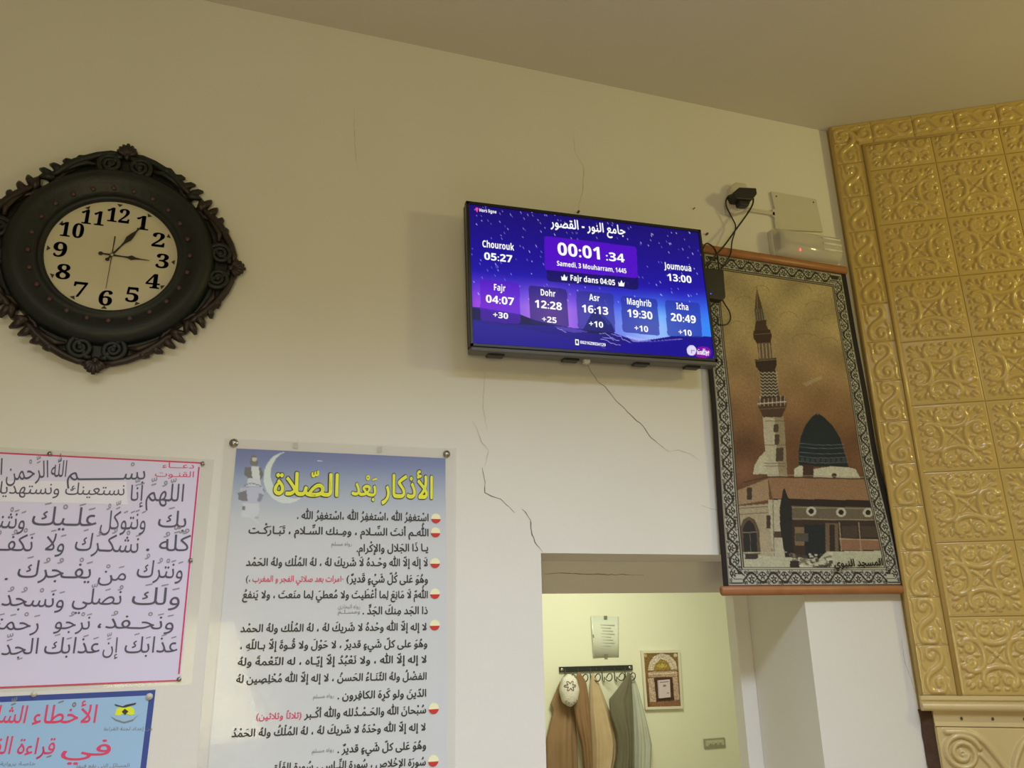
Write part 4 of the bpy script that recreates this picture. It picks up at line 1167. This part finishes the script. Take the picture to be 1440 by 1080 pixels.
cv.poly([(300, 150), (312, 140), (325, 150), (335, 180), (332, 195), (295, 195), (293, 175)], (60, 58, 56)); cv.ell(316, 165, 14, 10, (190, 188, 160))
cv.poly([(268, 205), (350, 205), (362, 245), (350, 265), (290, 262), (262, 240)], (38, 38, 46)); cv.poly([(300, 200), (338, 200), (345, 262), (305, 262)], (205, 210, 220))
cv.poly([(285, 262), (345, 262), (350, 300), (275, 300)], mw); cv.line([(262, 300), (300, 285), (350, 300), (368, 330)], 4, (52, 50, 66))
cv.poly([(245, 310), (360, 305), (362, 345), (330, 385), (270, 380), (240, 350)], (176, 180, 200)); cv.poly([(232, 335), (275, 322), (282, 378), (236, 372)], (70, 66, 90)); cv.poly([(340, 335), (362, 345), (350, 378), (330, 380)], (110, 108, 130))
cv.poly([(255, 385), (340, 388), (340, 430), (320, 460), (250, 460)], (196, 198, 206)); cv.ell(262, 412, 9, 12, (70, 72, 80)); cv.line([(250, 440), (300, 460), (350, 500)], 5, (210, 212, 215), 0.6); cv.ell(330, 460, 10, 7, (150, 150, 155), 0.7)
cv.line([(648, 160), (648, 185)], 2, (210, 220, 240), 0.8); cv.line([(635, 173), (660, 173)], 2, (210, 220, 240), 0.8)
rl = WREF['low']
cv.build('print', M['poster'], pos, lambda c: np.clip(lin(c)/rl*0.74, 0.01, 0.9))


def plw(text, xr, yr, xl, yl, hpx, m='print_ink', par=None, K=K3, bold=0.03, y=-0.0038, marks=True, mark_mat=None, s=3.6, name='lettering'):
    """yr / yl are the text's middle line; baseline lies a third of the height below"""
    b = at(*K(xr, yr+hpx*0.42), y); a = at(*K(xl, yl+hpx*0.42), y); c = at(*K(xl, yl-hpx*0.58), y)
    write(text, b, a, np.linalg.norm(c-a), M[m], par or pos, name, bold=bold, marks=marks, y=y, mark_mat=mark_mat, em_h=0.78)


for bold_, m_n, yy in ((0.062, 'outline', -0.0037), (0.026, 'yellow', -0.0041)):
    plw('الصّلاة', 748, 300, 410, 290, 125, m_n, bold=bold_, y=yy, name='title')
    plw('بَعْد', 935, 310, 805, 302, 100, m_n, bold=bold_, y=yy, name='title')
    plw('الأذكار', 1225, 312, 965, 302, 125, m_n, bold=bold_, y=yy, name='title')
H1 = 42
for (t, xr, yr, xl, yl, K) in [
    ('اسْتغفِرُ الله ،اسْتغفِرُ الله ،اسْتغفِرُ الله .', 1200, 460, 530, 448, K3),
    ('اللهُـم أنتَ السَّـلام ، ومِـنك السَّـلام ، تَبَـارَكْـت', 1200, 536, 285, 522, K3),
    ('يـا ذَا الجَلال والإكْرام.', 1198, 612, 832, 616, K3),
    ('لاَ إلَه إلاّ الله وحْـدهُ لاَ شَريكَ لهُ ، لهُ المُلْك ولهُ الحَمْد', 1196, 688, 272, 686, K3),
    ('وهُوَ عَلى كُلّ شَيْءٍ قَديرٌ', 1196, 772, 800, 770, K3),
    ('اللهُمّ لاَ مَانِعَ لِما أعْطَيتَ ولا مُعطيَ لِما منَعتَ ، ولا يَنفعُ', 1196, 850, 255, 850, K3),
    ('ذا الجَد مِنكَ الجَدُّ .', 1195, 66, 862, 68, K4),
    ('لا إله إلاّ الله وحْدهُ لا شَريكَ لهُ ، لهُ المُلْك ولهُ الحمْد', 1190, 148, 243, 158, K4),
    ('وهُوَ على كلّ شَيءٍ قديرٌ ، لا حَوْلَ ولا قُـوةَ إلاّ بـاللّهِ ،', 1193, 233, 240, 245, K4),
    ('لا إله إلاّ الله ، ولا نَعْبُدُ إلاّ إيّـاه ، له النّعْمةَ ولهُ', 1190, 312, 230, 328, K4),
    ('الفضْلُ ولهُ الثّنَـاءُ الحَسنُ ، لا إله إلاّ الله مُخْلِصِين لهُ', 1190, 398, 222, 415, K4),
    ('الدّينَ ولو كَرِهَ الكافِرون .', 1188, 484, 735, 498, K4),
    ('سُبْحانَ الله والحَـمْـدُلله والله أكْـبر', 1187, 568, 570, 592, K4),
    ('لا إله إلاّ الله وحْدَهُ لا شَريكَ لهُ ، لهُ المُلْكُ ولهُ الحَمْدُ', 1185, 655, 198, 690, K4),
    ('وهُوَ عَلى كلّ شَيءٍ قديرٌ .', 1187, 748, 735, 770, K4),
    ('سُورَة الإخْلاص ، سُورة النَّـاس ، سُورة الفَلَق', 1185, 832, 395, 862, K4)]:
    plw(t, xr, yr, xl, yl, H1, K=K)
plw('(', 795, 770, 780, 770, 36, K=K3)
plw('١٠مرات بعد صلاتي الفجر و المغرب', 768, 770, 305, 770, 34, 'red', K=K3, bold=0.02)
plw('،)', 298, 770, 270, 770, 34, K=K3, bold=0.01)
plw('(ثلاثاً وثلاثين)', 556, 597, 322, 604, 34, 'red', K=K4, bold=0.02)
for t, xr, yr, xl, yl, K in [('رواه مسلم', 810, 593, 705, 592, K3), ('رواه البخاري', 852, 46, 738, 46, K4), ('ومسـلـم', 852, 72, 738, 73, K4), ('رواه مسلم', 720, 497, 612, 502, K4), ('رواه مسلم', 720, 770, 606, 778, K4)]:
    plw(t, xr, yr, xl, yl, 22, 'grey_ink', K=K, bold=0.0)
for (a, b, K) in [(1235, 464, K3), (1233, 535, K3), (1231, 690, K3), (1230, 845, K3), (1229, 140, K4), (1224, 562, K4), (1222, 827, K4)]:
    q = at(*K(a, b), -0.004); r = 0.0155
    up = [(q[0]+r*math.cos(t), q[2]+r*math.sin(t)) for t in np.linspace(-0.15, PI+0.15, 12)]; lo = [(q[0]+r*math.cos(t), q[2]+r*math.sin(t)) for t in np.linspace(PI+0.15, 2*PI-0.15, 12)]
    bu = MB().prism(lo, -0.0044, -0.0036).build('bullet', M['bullet_low'], pos); MB().prism(up, -0.0045, -0.0036).build('bullet_top', M['bullet_top'], bu)


def tack(px, py, r, parent, m='steel'):
    q = at(px, py, -0.004); o = MB().lathe([(0.0004, -0.0085), (r*0.45, -0.0085), (r*0.55, -0.007), (r*0.6, -0.0055), (r, -0.006), (r*1.05, -0.0042), (r*1.0, -0.0036)], (q[0], q[2]), 20).build('tack', M[m], parent, smooth=True)


tack(328.8, 623, 0.0125, pos); tack(628, 638.5, 0.0115, pos)
for a, b in ((524, 95), (950, 115)):
    q = [K3(a-12, b-14), K3(a+12, b-14), K3(a+12, b+14), K3(a-12, b+14)]; sheet(q, -0.0045, 0.0008, 'clear_tape', M['cover'], pos)

# handwritten sheet
A1 = lambda a, b: (a/4.697, 630+b/4.697); A2 = lambda a, b: (a/4.5, 840+b/4.5)
hc = at(130, 800)
hws = thing('handwritten_poster', (hc[0], 0, hc[2]), 'laminated white sheet of large handwritten Arabic in a thin red border, below the clock', 'poster')
XL = -1.02
hTR, hBR = at(*A1(1330, 100)), at(*A2(1140, 525)); hTL0, hBL0 = at(*A1(0, 34)), at(*A2(0, 570))


def extend(a, b, x):
    t = (x-a[0])/(b[0]-a[0]); return a+(b-a)*t


hTL, hBL = extend(hTL0, hTR, XL), extend(hBL0, hBR, XL)
w_ = 0.022
MB().prism([(XL-0.02, hTL[2]+0.02), (hTR[0]+0.035, hTR[2]+0.012), (hBR[0]+0.03, hBR[2]-0.012), (XL-0.02, hBL[2]-0.012)], -0.0012, -0.0004).build('laminate', M['clear'], hws)
MB().prism([(XL, hTL[2]), (hTR[0], hTR[2]), (hBR[0], hBR[2]), (XL, hBL[2])], -0.002, -0.0012).build('paper', M['paper'], hws)


def strip(a, b, w, m, parent, name, y=-0.0026):
    a, b = np.array(a, float), np.array(b, float); d = (b-a); d[1] = 0; d /= np.linalg.norm(d); n = np.array([-d[2], 0, d[0]])*w/2
    MB().prism([((a+n)[0], (a+n)[2]), ((b+n)[0], (b+n)[2]), ((b-n)[0], (b-n)[2]), ((a-n)[0], (a-n)[2])], y, y+0.0005).build(name, m, parent)


strip(hTL, hTR, 0.0042, M['redline'], hws, 'border_line'); strip(hBL, hBR, 0.0036, M['redline'], hws, 'border_line')
strip(at(*A1(1315, 125)), at(*A2(1132, 485)), 0.0042, M['redline'], hws, 'border_line'); strip(hTL, hBL, 0.0042, M['redline'], hws, 'border_line')
MB().prism([(q[0], q[2]) for q in (at(*A1(-300, 215)), at(*A1(835, 222)), at(*A1(845, 375)), at(*A1(-300, 345)))], -0.0024, -0.002).build('correction_strip', M['patch'], hws)
hh_ = lambda t, xr, yr, xl, yl, h, K=A1, m='pen', bold=0.0, mm='pen_faint': plw(t, xr, yr, xl, yl, h, m, hws, K, bold, -0.0030, True, M[mm] if mm else None)
hh_('بِسْـــــــمِ', 965, 160, 440, 165, 112); hh_('الله', 440, 140, 330, 140, 120); hh_('الرَّحْمن', 325, 140, 35, 165, 125); hh_('الرَّحيم', 20, 125, -260, 140, 120)
hh_('دعـــاء', 1285, 118, 1070, 112, 40, m='red', mm='red'); hh_('القنـوت', 1285, 175, 1020, 170, 42, m='red', mm='red')
hh_('اللّهُمَّ', 1218, 300, 960, 295, 128); hh_('إنَّا', 945, 300, 850, 300, 115); hh_('نستعينك ونستهديك', 825, 275, -90, 262, 90)
hh_('بِكَ', 1235, 475, 1035, 470, 120); hh_('وَنَتَوَكَّلُ', 965, 480, 655, 480, 135); hh_('عَلَـيْكَ', 640, 460, 200, 450, 135); hh_('وَنَثْني', 165, 480, -110, 470, 130)
hh_('كُلَّهُ .', 1252, 630, 955, 630, 120); hh_('نَشْكُـرُكَ', 915, 640, 485, 620, 128); hh_('وَلاَ', 425, 635, 280, 620, 125); hh_('نَكْفُـرُكَ', 215, 630, -190, 620, 125)
hh_('وَنَتْرُكُ', 1210, 810, 895, 800, 125); hh_('مَنْ', 840, 830, 640, 835, 105); hh_('يَفْـجُرُكَ', 605, 810, 105, 800, 125); hh_('.', 60, 830, 20, 830, 100)
hh_('وَلَكَ', 1195, 985, 860, 980, 125); hh_('نُصَلّي', 805, 985, 470, 985, 115); hh_('وَنَسْجُدُ', 425, 1005, 0, 990, 120)
hh_('وَنَحْـفدُ،', 1105, 160, 600, 150, 105, A2); hh_('نَرْجُو', 570, 160, 335, 155, 105, A2); hh_('رَحْمَتَكَ', 250, 165, -190, 150, 110, A2)
hh_('عَذَابَكَ', 1125, 300, 780, 305, 112, A2); hh_('إنَّ', 745, 305, 645, 310, 105, A2); hh_('عَذَابَكَ', 632, 305, 270, 310, 112, A2); hh_('الجِدَّ', 245, 310, 0, 320, 110, A2); hh_('بِالكفّار', -20, 315, -330, 310, 105, A2)
for px, py in ((70, 638), (285, 652), (268, 788), (252, 955)): tack(px, py, 0.006, hws, 'steel')

# blue notice
bc = at(100, 1030)
bl = thing('blue_notice', (bc[0], 0, bc[2]), 'light blue Arabic notice with dark blue rim, red heading and yellow emblem, lower left corner', 'poster')
B = A2
bTR, bTL0, bR2 = at(*B(985, 585)), at(*B(0, 628)), at(*B(925, 1080))
XB = -1.0; bTL = extend(bTL0, bTR, XB); zb = 1.02
bBR = bTR+(bR2-bTR)*((zb-bTR[2])/(bR2[2]-bTR[2]))
MB().prism([(XB, bTL[2]), (bTR[0], bTR[2]), (bBR[0], zb), (XB, zb)], -0.0018, -0.0006).build('rim_print', M['bluerim'], bl)
iw = 0.0135
MB().prism([(XB+iw, bTL[2]-iw), (bTR[0]-iw-0.001, bTR[2]-iw), (bBR[0]-iw, zb+iw), (XB+iw, zb+iw)], -0.0024, -0.0018).build('paper', M['bluepaper'], bl)
bw = lambda t, xr, yr, xl, yl, h, m='red', bold=0.01: plw(t, xr, yr, xl, yl, h, m, bl, B, bold, -0.003, True, M['grey_ink'])
bw('الأخْطَاء', 612, 740, 200, 745, 125); bw('الشَّائعة', 165, 745, -190, 740, 120); bw('في', 705, 955, 380, 950, 110); bw('قِراءة', 345, 945, 100, 945, 110); bw('القرآن', 70, 940, -220, 940, 120)
bw('من إعداد لجنة القراءة', 965, 830, 655, 832, 24, 'grey_ink', 0.0); bw('خاصة برواية الإمام', 225, 1052, -120, 1055, 24, 'grey_ink', 0.0); bw('المسائل التي يقع فيها', 820, 1062, 480, 1068, 26, 'grey_ink', 0.0)


def bpoly(name, pts, m, y, parent): q = [at(*B(a, b), y) for a, b in pts]; return MB().prism([(p[0], p[2]) for p in q], y, y+0.0005).build(name, m, parent)


em = bpoly('emblem', [(728, 745), (735, 710), (760, 692), (790, 700), (822, 690), (848, 705), (852, 740), (830, 748), (790, 735), (755, 748)], M['brass'], -0.0032, bl)
bpoly('emblem_mark', [(790, 705), (812, 722), (792, 745), (770, 724)], M['print_ink'], -0.0038, em)
bpoly('emblem_mark', [(725, 675), (775, 690), (795, 680), (862, 667), (858, 677), (800, 694), (775, 698), (728, 684)], M['print_ink'], -0.0038, em)
bpoly('emblem_mark', [(700, 752), (730, 780), (785, 797), (840, 782), (876, 742), (842, 772), (785, 788), (735, 772)], M['grey_ink'], -0.0036, em)
tack(*B(945, 628), 0.0085, bl, 'white'); tack(*B(215, 612), 0.007, bl, 'white')

# ------------------------------------------------------------------ the room behind
FY = FARY
R7 = lambda a, b: (760+a/6.0, 900+b/6.0)
R8 = lambda a, b: (740+a/3.376, 760+b/3.376)
ra, rb = at(*R7(160, 250), FY-0.01), at(*R7(775, 233), FY-0.01)
rack = thing('coat_rack', ((ra+rb)/2), 'black metal coat rack with six hooks on the pale green far wall', 'coat rack')
d = (rb-ra)/np.linalg.norm(rb-ra); nn = np.array([-d[2], 0, d[0]])*0.017
MB().prism([((ra+nn)[0], (ra+nn)[2]), ((rb+nn)[0], (rb+nn)[2]), ((rb-nn)[0], (rb-nn)[2]), ((ra-nn)[0], (ra-nn)[2])], FY-0.016, FY-0.002).build('rail', M['rackm'], rack)
for a, b in ((183, 252), (757, 235), (472, 246)):
    q = at(*R7(a, b), FY-0.018); MB().sphere(q, 0.012 if a != 472 else 0.005, (1, 0.35, 1), 12, 6).build('screw', M['steel'] if a != 472 else M['hook'], rack, smooth=True)
HX = [210, 315, 420, 518, 622, 712]
for hx in HX:
    zt = 268-(hx-160)*0.028
    q = at(*R7(hx, zt), FY-0.01); s_ = 0.0148/16
    pts = [(q[0], FY-0.014, q[2]+0.02), (q[0], FY-0.016, q[2]-0.06), (q[0]+0.006, FY-0.022, q[2]-0.073)]
    for k in range(15):
        t = PI*1.05+2*PI*1.1*k/14; r = 0.031-0.018*k/14
        pts.append((q[0]+0.028+r*0.62*math.cos(t), FY-0.03-0.05*math.sin(PI*k/14), q[2]-0.035-0.0*k+r*math.sin(t)*1.05))
    MB().tube(pts, 0.0035, 6).build('hook', M['hook'], rack, smooth=True)


def robe(name, label, cat, left, right, m, ybase, depth, top, zlow=0.12, nf=5, ph=0.0, amp=0.5):
    """cloth hanging from a hook; left/right = outline as crop pixels on its plane, continued down"""
    L = [at(*R7(a, b), ybase) for a, b in left]; R = [at(*R7(a, b), ybase) for a, b in right]
    zL, xL = [p[2] for p in L][::-1], [p[0] for p in L][::-1]; zR, xR = [p[2] for p in R][::-1], [p[0] for p in R][::-1]
    ztop = at(*R7(*top), ybase)[2]; xt = at(*R7(*top), ybase)[0]
    nz_, na = 54, 56; vs = []; zs = np.linspace(ztop, zlow, nz_)
    for i, z in enumerate(zs):
        a, b = np.interp(z, zL, xL), np.interp(z, zR, xR)
        k = min(1, (ztop-z)/0.05+0.4)
        a, b = xt+(a-xt)*k, xt+(b-xt)*k
        c, hw_ = (a+b)/2, (b-a)/2; g = min(1.0, 0.25+(ztop-z)/0.5)
        for j in range(na):
            t = 2*PI*j/na
            fold = 1+amp*g*math.sin(nf*t+ph+1.3*math.sin(z*3+ph))*0.45+amp*0.3*g*math.sin((2*nf+1)*t+ph*2+z*2)
            x = c+hw_*math.cos(t)*(1+0.10*(fold-1)*abs(math.sin(t)))
            y = ybase-depth*g*math.sin(t)*fold*(1 if math.sin(t) > 0 else 0.15)-0.0
            vs.append((x, min(y, FY-0.004), z+0.01*math.sin(3*t+ph)*(1 if i == nz_-1 else 0)))
    fs = [(i*na+j, i*na+(j+1) % na, (i+1)*na+(j+1) % na, (i+1)*na+j) for i in range(nz_-1) for j in range(na)]+[tuple(range(na)), tuple(range(nz_*na-1, (nz_-1)*na-1, -1))]
    o = MB().add(vs, fs).build(name, M[m], None, smooth=True); tag(o, label, cat, 'robes on the coat rack')
    return o


robe('robe', 'dark brown robe on the leftmost hook, under the white cap', 'robe', [(190, 300), (150, 380), (82, 545), (108, 590), (80, 700), (45, 850), (42, 1100)], [(235, 300), (262, 400), (285, 560), (300, 760), (318, 1100)], 'robe_brown', FY-0.03, 0.045, (212, 290), ph=0.4)
robe('robe', 'mid brown robe with a turned-down collar on the second hook', 'robe', [(300, 285), (285, 420), (280, 560), (300, 700), (345, 900), (362, 1100)], [(345, 285), (385, 350), (405, 480), (420, 700), (436, 1100)], 'robe_umber', FY-0.095, 0.04, (325, 272), ph=1.7)
robe('robe', 'light tan robe flaring to the right on the third hook', 'robe', [(425, 300), (415, 420), (415, 600), (430, 900), (436, 1100)], [(462, 300), (515, 420), (590, 620), (625, 760), (648, 860), (640, 980), (610, 1100)], 'robe_tan', FY-0.03, 0.05, (445, 285), ph=2.6)
robe('robe', 'dark olive robe on the rightmost hook, behind the pale one', 'robe', [(720, 310), (660, 400), (575, 505), (590, 640), (640, 800), (645, 950), (625, 1100)], [(765, 300), (775, 500), (778, 700), (780, 1100)], 'robe_olive', FY-0.10, 0.04, (742, 275), ph=0.9)
robe('robe', 'pale grey-green robe on the rightmost hook, nearest the gold picture', 'robe', [(748, 290), (765, 420), (776, 600), (782, 1100)], [(778, 290), (820, 400), (860, 560), (900, 720), (935, 880), (925, 1100)], 'robe_pale', FY-0.03, 0.045, (762, 272), ph=3.6)
# sleeve and collar folds hang as own cloth edges on two robes
cpq = at(*R7(248, 425), FY-0.125)
cap = thing('knit_cap', cpq, 'white knitted skullcap with star embroidery, hanging on the leftmost hook', 'cap')
cw = abs(at(*R7(325, 425), FY-0.125)[0]-at(*R7(173, 425), FY-0.125)[0])/2; chh = abs(at(*R7(248, 290), FY-0.125)[2]-at(*R7(248, 560), FY-0.125)[2])/2
cm = MB(); vs = []; nr, na = 14, 40
for i in range(nr+1):
    t = PI/2*i/nr
    for j in range(na):
        a = 2*PI*j/na; rr = math.sin(t); wob = 1+0.03*math.cos(8*a)*rr
        vs.append((cpq[0]+cw*rr*math.cos(a)*wob, cpq[1]-0.045*math.cos(t), cpq[2]+chh*rr*math.sin(a)*wob*(1 if math.sin(a) > 0 else 1.0)))
fs = [(i*na+j, i*na+(j+1) % na, (i+1)*na+(j+1) % na, (i+1)*na+j) for i in range(nr) for j in range(na)]
vs += [(v[0], cpq[1]+0.025, v[2]) for v in vs[-na:]]; b_ = (nr+1)*na
fs += [(nr*na+j, nr*na+(j+1) % na, b_+(j+1) % na, b_+j) for j in range(na)]+[tuple(b_+j for j in range(na))]
cm.add(vs, fs).build('crown', M['cap'], cap, smooth=True)
star = MB(); pts = []
for k in range(61):
    a = 2*PI*k/60; r = 0.55+0.22*math.cos(6*a); zz_ = cpq[2]+chh*0.32+r*math.sin(a)*chh*0.42; xx = cpq[0]-0.18*cw+r*math.cos(a)*cw*0.78
    dd = min(1, math.hypot((xx-cpq[0])/cw, (zz_-cpq[2])/chh)); pts.append((xx, cpq[1]-0.045*math.sqrt(1-dd*dd)-0.002, zz_))
star.tube(pts, 0.0028, 6, cap=False).build('embroidery', M['cap_thread'], cap)
for k in range(4):
    xx = cpq[0]+cw*(-0.5+0.33*k); zz_ = cpq[2]-chh*(0.72 if k in (0, 3) else 0.85)
    dd = min(0.98, math.hypot((xx-cpq[0])/cw, (zz_-cpq[2])/chh))
    y_ = cpq[1]-0.045*math.sqrt(1-dd*dd)-0.004
    MB().tube([(xx+0.010*math.cos(t), y_, zz_+0.013*math.sin(t)) for t in np.linspace(0, PI, 8)], 0.0032, 6).build('trim_loop', M['cap_thread'], cap)

# gilded picture with a tear-off calendar
fc = at(931, 956, FY-0.02)
pic = thing('framed_picture', fc, 'gold-brown picture of an arch in a thin cream frame, right of the robes', 'picture')
fq = [R8(546, 524), R8(728, 521), R8(744, 798), R8(566, 803)]
W4 = [at(a, b, FY-0.02) for a, b in fq]
MB().prism([(p[0], p[2]) for p in W4], FY-0.016, FY-0.003).build('backing', M['frame_cream'], pic)
for i in range(4):
    a, b = W4[i], W4[(i+1) % 4]; dd = (b-a)/np.linalg.norm(b-a); n_ = np.array([dd[2], 0, -dd[0]])*0.016
    MB().prism([(a[0], a[2]), (b[0], b[2]), ((b+n_-dd*0.016)[0], (b+n_-dd*0.016)[2]), ((a+n_+dd*0.016)[0], (a+n_+dd*0.016)[2])], FY-0.024, FY-0.015).build('frame_side', M['frame_cream'], pic)
ctr = sum(W4)/4; I4 = [ctr+(p-ctr)*0.93 for p in W4]
cv = Canvas(quadfn(*I4), 90, 130, (120, 92, 44), FY-0.018).crop(740, 760, 3.376)
cv.grad([(520, (122, 98, 48)), (620, (124, 92, 44)), (720, (112, 78, 40)), (800, (92, 62, 34))])
pass
cv.poly([(578, 618), (585, 580), (605, 552), (640, 535), (680, 545), (710, 575), (718, 612)], (196, 180, 140)); cv.poly([(605, 618), (610, 590), (640, 562), (668, 572), (688, 612)], (142, 118, 48)); cv.ell(645, 595, 25, 10, (190, 170, 70), 0.7)
cv.ell(565, 545, 9, 9, (170, 145, 80)); cv.ell(708, 545, 9, 9, (205, 190, 140))
cv.poly([(578, 625), (715, 618), (718, 645), (582, 650)], (170, 145, 105)); cv.line([(582, 634), (716, 628)], 6, (215, 200, 170), 0.7)
cv.poly([(578, 655), (606, 652), (618, 765), (588, 768)], (180, 158, 120)); cv.poly([(694, 648), (718, 646), (728, 755), (704, 760)], (176, 150, 112)); cv.poly([(606, 652), (694, 648), (704, 760), (618, 765)], (70, 42, 26))
cv.poly([(585, 768), (728, 758), (732, 790), (590, 795)], (128, 90, 54))
cv.c *= (1+0.20*rng.randn(*cv.qx.shape))[..., None]
rfar = WREF['far']
cv.build('print', M['gold'], pic, lambda c: np.clip(lin(np.clip(c, 0, 255))/rfar*np.array((0.60, 0.61, 0.47)), 0.01, 0.9))
k4 = [R8(627, 665), R8(682, 660), R8(686, 744), R8(632, 750)]
wbox(k4, FY-0.034, FY-0.019, 'calendar_pad', M['calendar'], pic)
for (a, b, c_, d_) in [(634, 674, 676, 670), (650, 690, 664, 689), (668, 725, 678, 724)]:
    strip(at(*R8(a, b), FY-0.035), at(*R8(c_, d_), FY-0.035), 0.012 if a == 650 else 0.005, M['tape'], pic, 'calendar_print', FY-0.0346)

# document sleeve taped to the wall
dq = [R8(304, 356), R8(440, 362), R8(440, 554), R8(316, 552)]
dc_ = at(*R8(375, 455), FY-0.01)
doc = thing('document_sleeve', dc_, 'pale grey document in a clear sleeve taped above the coat rack', 'document')
P4 = [at(a, b, FY-0.006) for a, b in dq]
nu = 16; vs = []; fs = []
for i in range(nu+1):
    u = i/nu
    for v in (0, 0.5, 1):
        p = (P4[0]*(1-u)+P4[1]*u)*(1-v)+(P4[3]*(1-u)+P4[2]*u)*v; vs.append((p[0], FY-0.003-0.018*(1-u)**2*(1-0.3*abs(2*v-1)), p[2]))
fs = [(i*3+j, (i+1)*3+j, (i+1)*3+j+1, i*3+j+1) for i in range(nu) for j in range(2)]
o = MB().add(vs, fs).build('sheet', M['sheet'], doc, smooth=True); o.modifiers.new('t', 'SOLIDIFY').thickness = 0.0015
for k in range(8):
    yy = 400+k*14; w0 = 350+6*(k % 3); w1 = 420-8*((k*2) % 3)
    strip(at(*R8(w0, yy), FY-0.012), at(*R8(w1, yy+1), FY-0.012), 0.006, M['sheet_ink'], doc, 'text_line', FY-0.0125)
for a, b in ((377, 366), (380, 549)): strip(at(*R8(a-8, b), FY-0.014), at(*R8(a+8, b), FY-0.014), 0.022, M['tape'], doc, 'tape', FY-0.0145)
strip(at(*R8(317, 447), FY-0.02), at(*R8(319, 462), FY-0.02), 0.008, M['tape'], doc, 'tape', FY-0.023)

sq4 = [R8(842, 940), R8(943, 937), R8(945, 983), R8(845, 985)]
sc_ = at(*R8(893, 960), FY-0.01)
sw = thing('switch_plate', sc_, 'pale three-button switch plate low on the far wall', 'switch')
Q = [at(a, b, FY-0.008) for a, b in sq4]
x0_, x1_ = (Q[0][0]+Q[3][0])/2, (Q[1][0]+Q[2][0])/2; z1_, z0_ = (Q[0][2]+Q[1][2])/2, (Q[2][2]+Q[3][2])/2
MB().box(x0_, x1_, FY-0.012, FY-0.001, z0_, z1_, 0.003).build('surround', M['switch_dark'], sw)
MB().box(x0_+0.012, x1_-0.012, FY-0.015, FY-0.010, z0_+0.012, z1_-0.012, 0.002).build('plate', M['switch'], sw)
wj = (x1_-x0_-0.05)/3
for k in range(3):
    xa = x0_+0.025+wj*k
    b1 = MB().box(xa+0.004, xa+wj-0.004, FY-0.020, FY-0.013, z0_+0.02, z1_-0.02, 0.002).build('button', M['switch'], sw)
    MB().sphere((xa+wj/2, FY-0.021, z1_-0.032), 0.006, (1.4, 0.4, 0.8), 8, 6).build('button_mark', M['switch_dark'], b1)
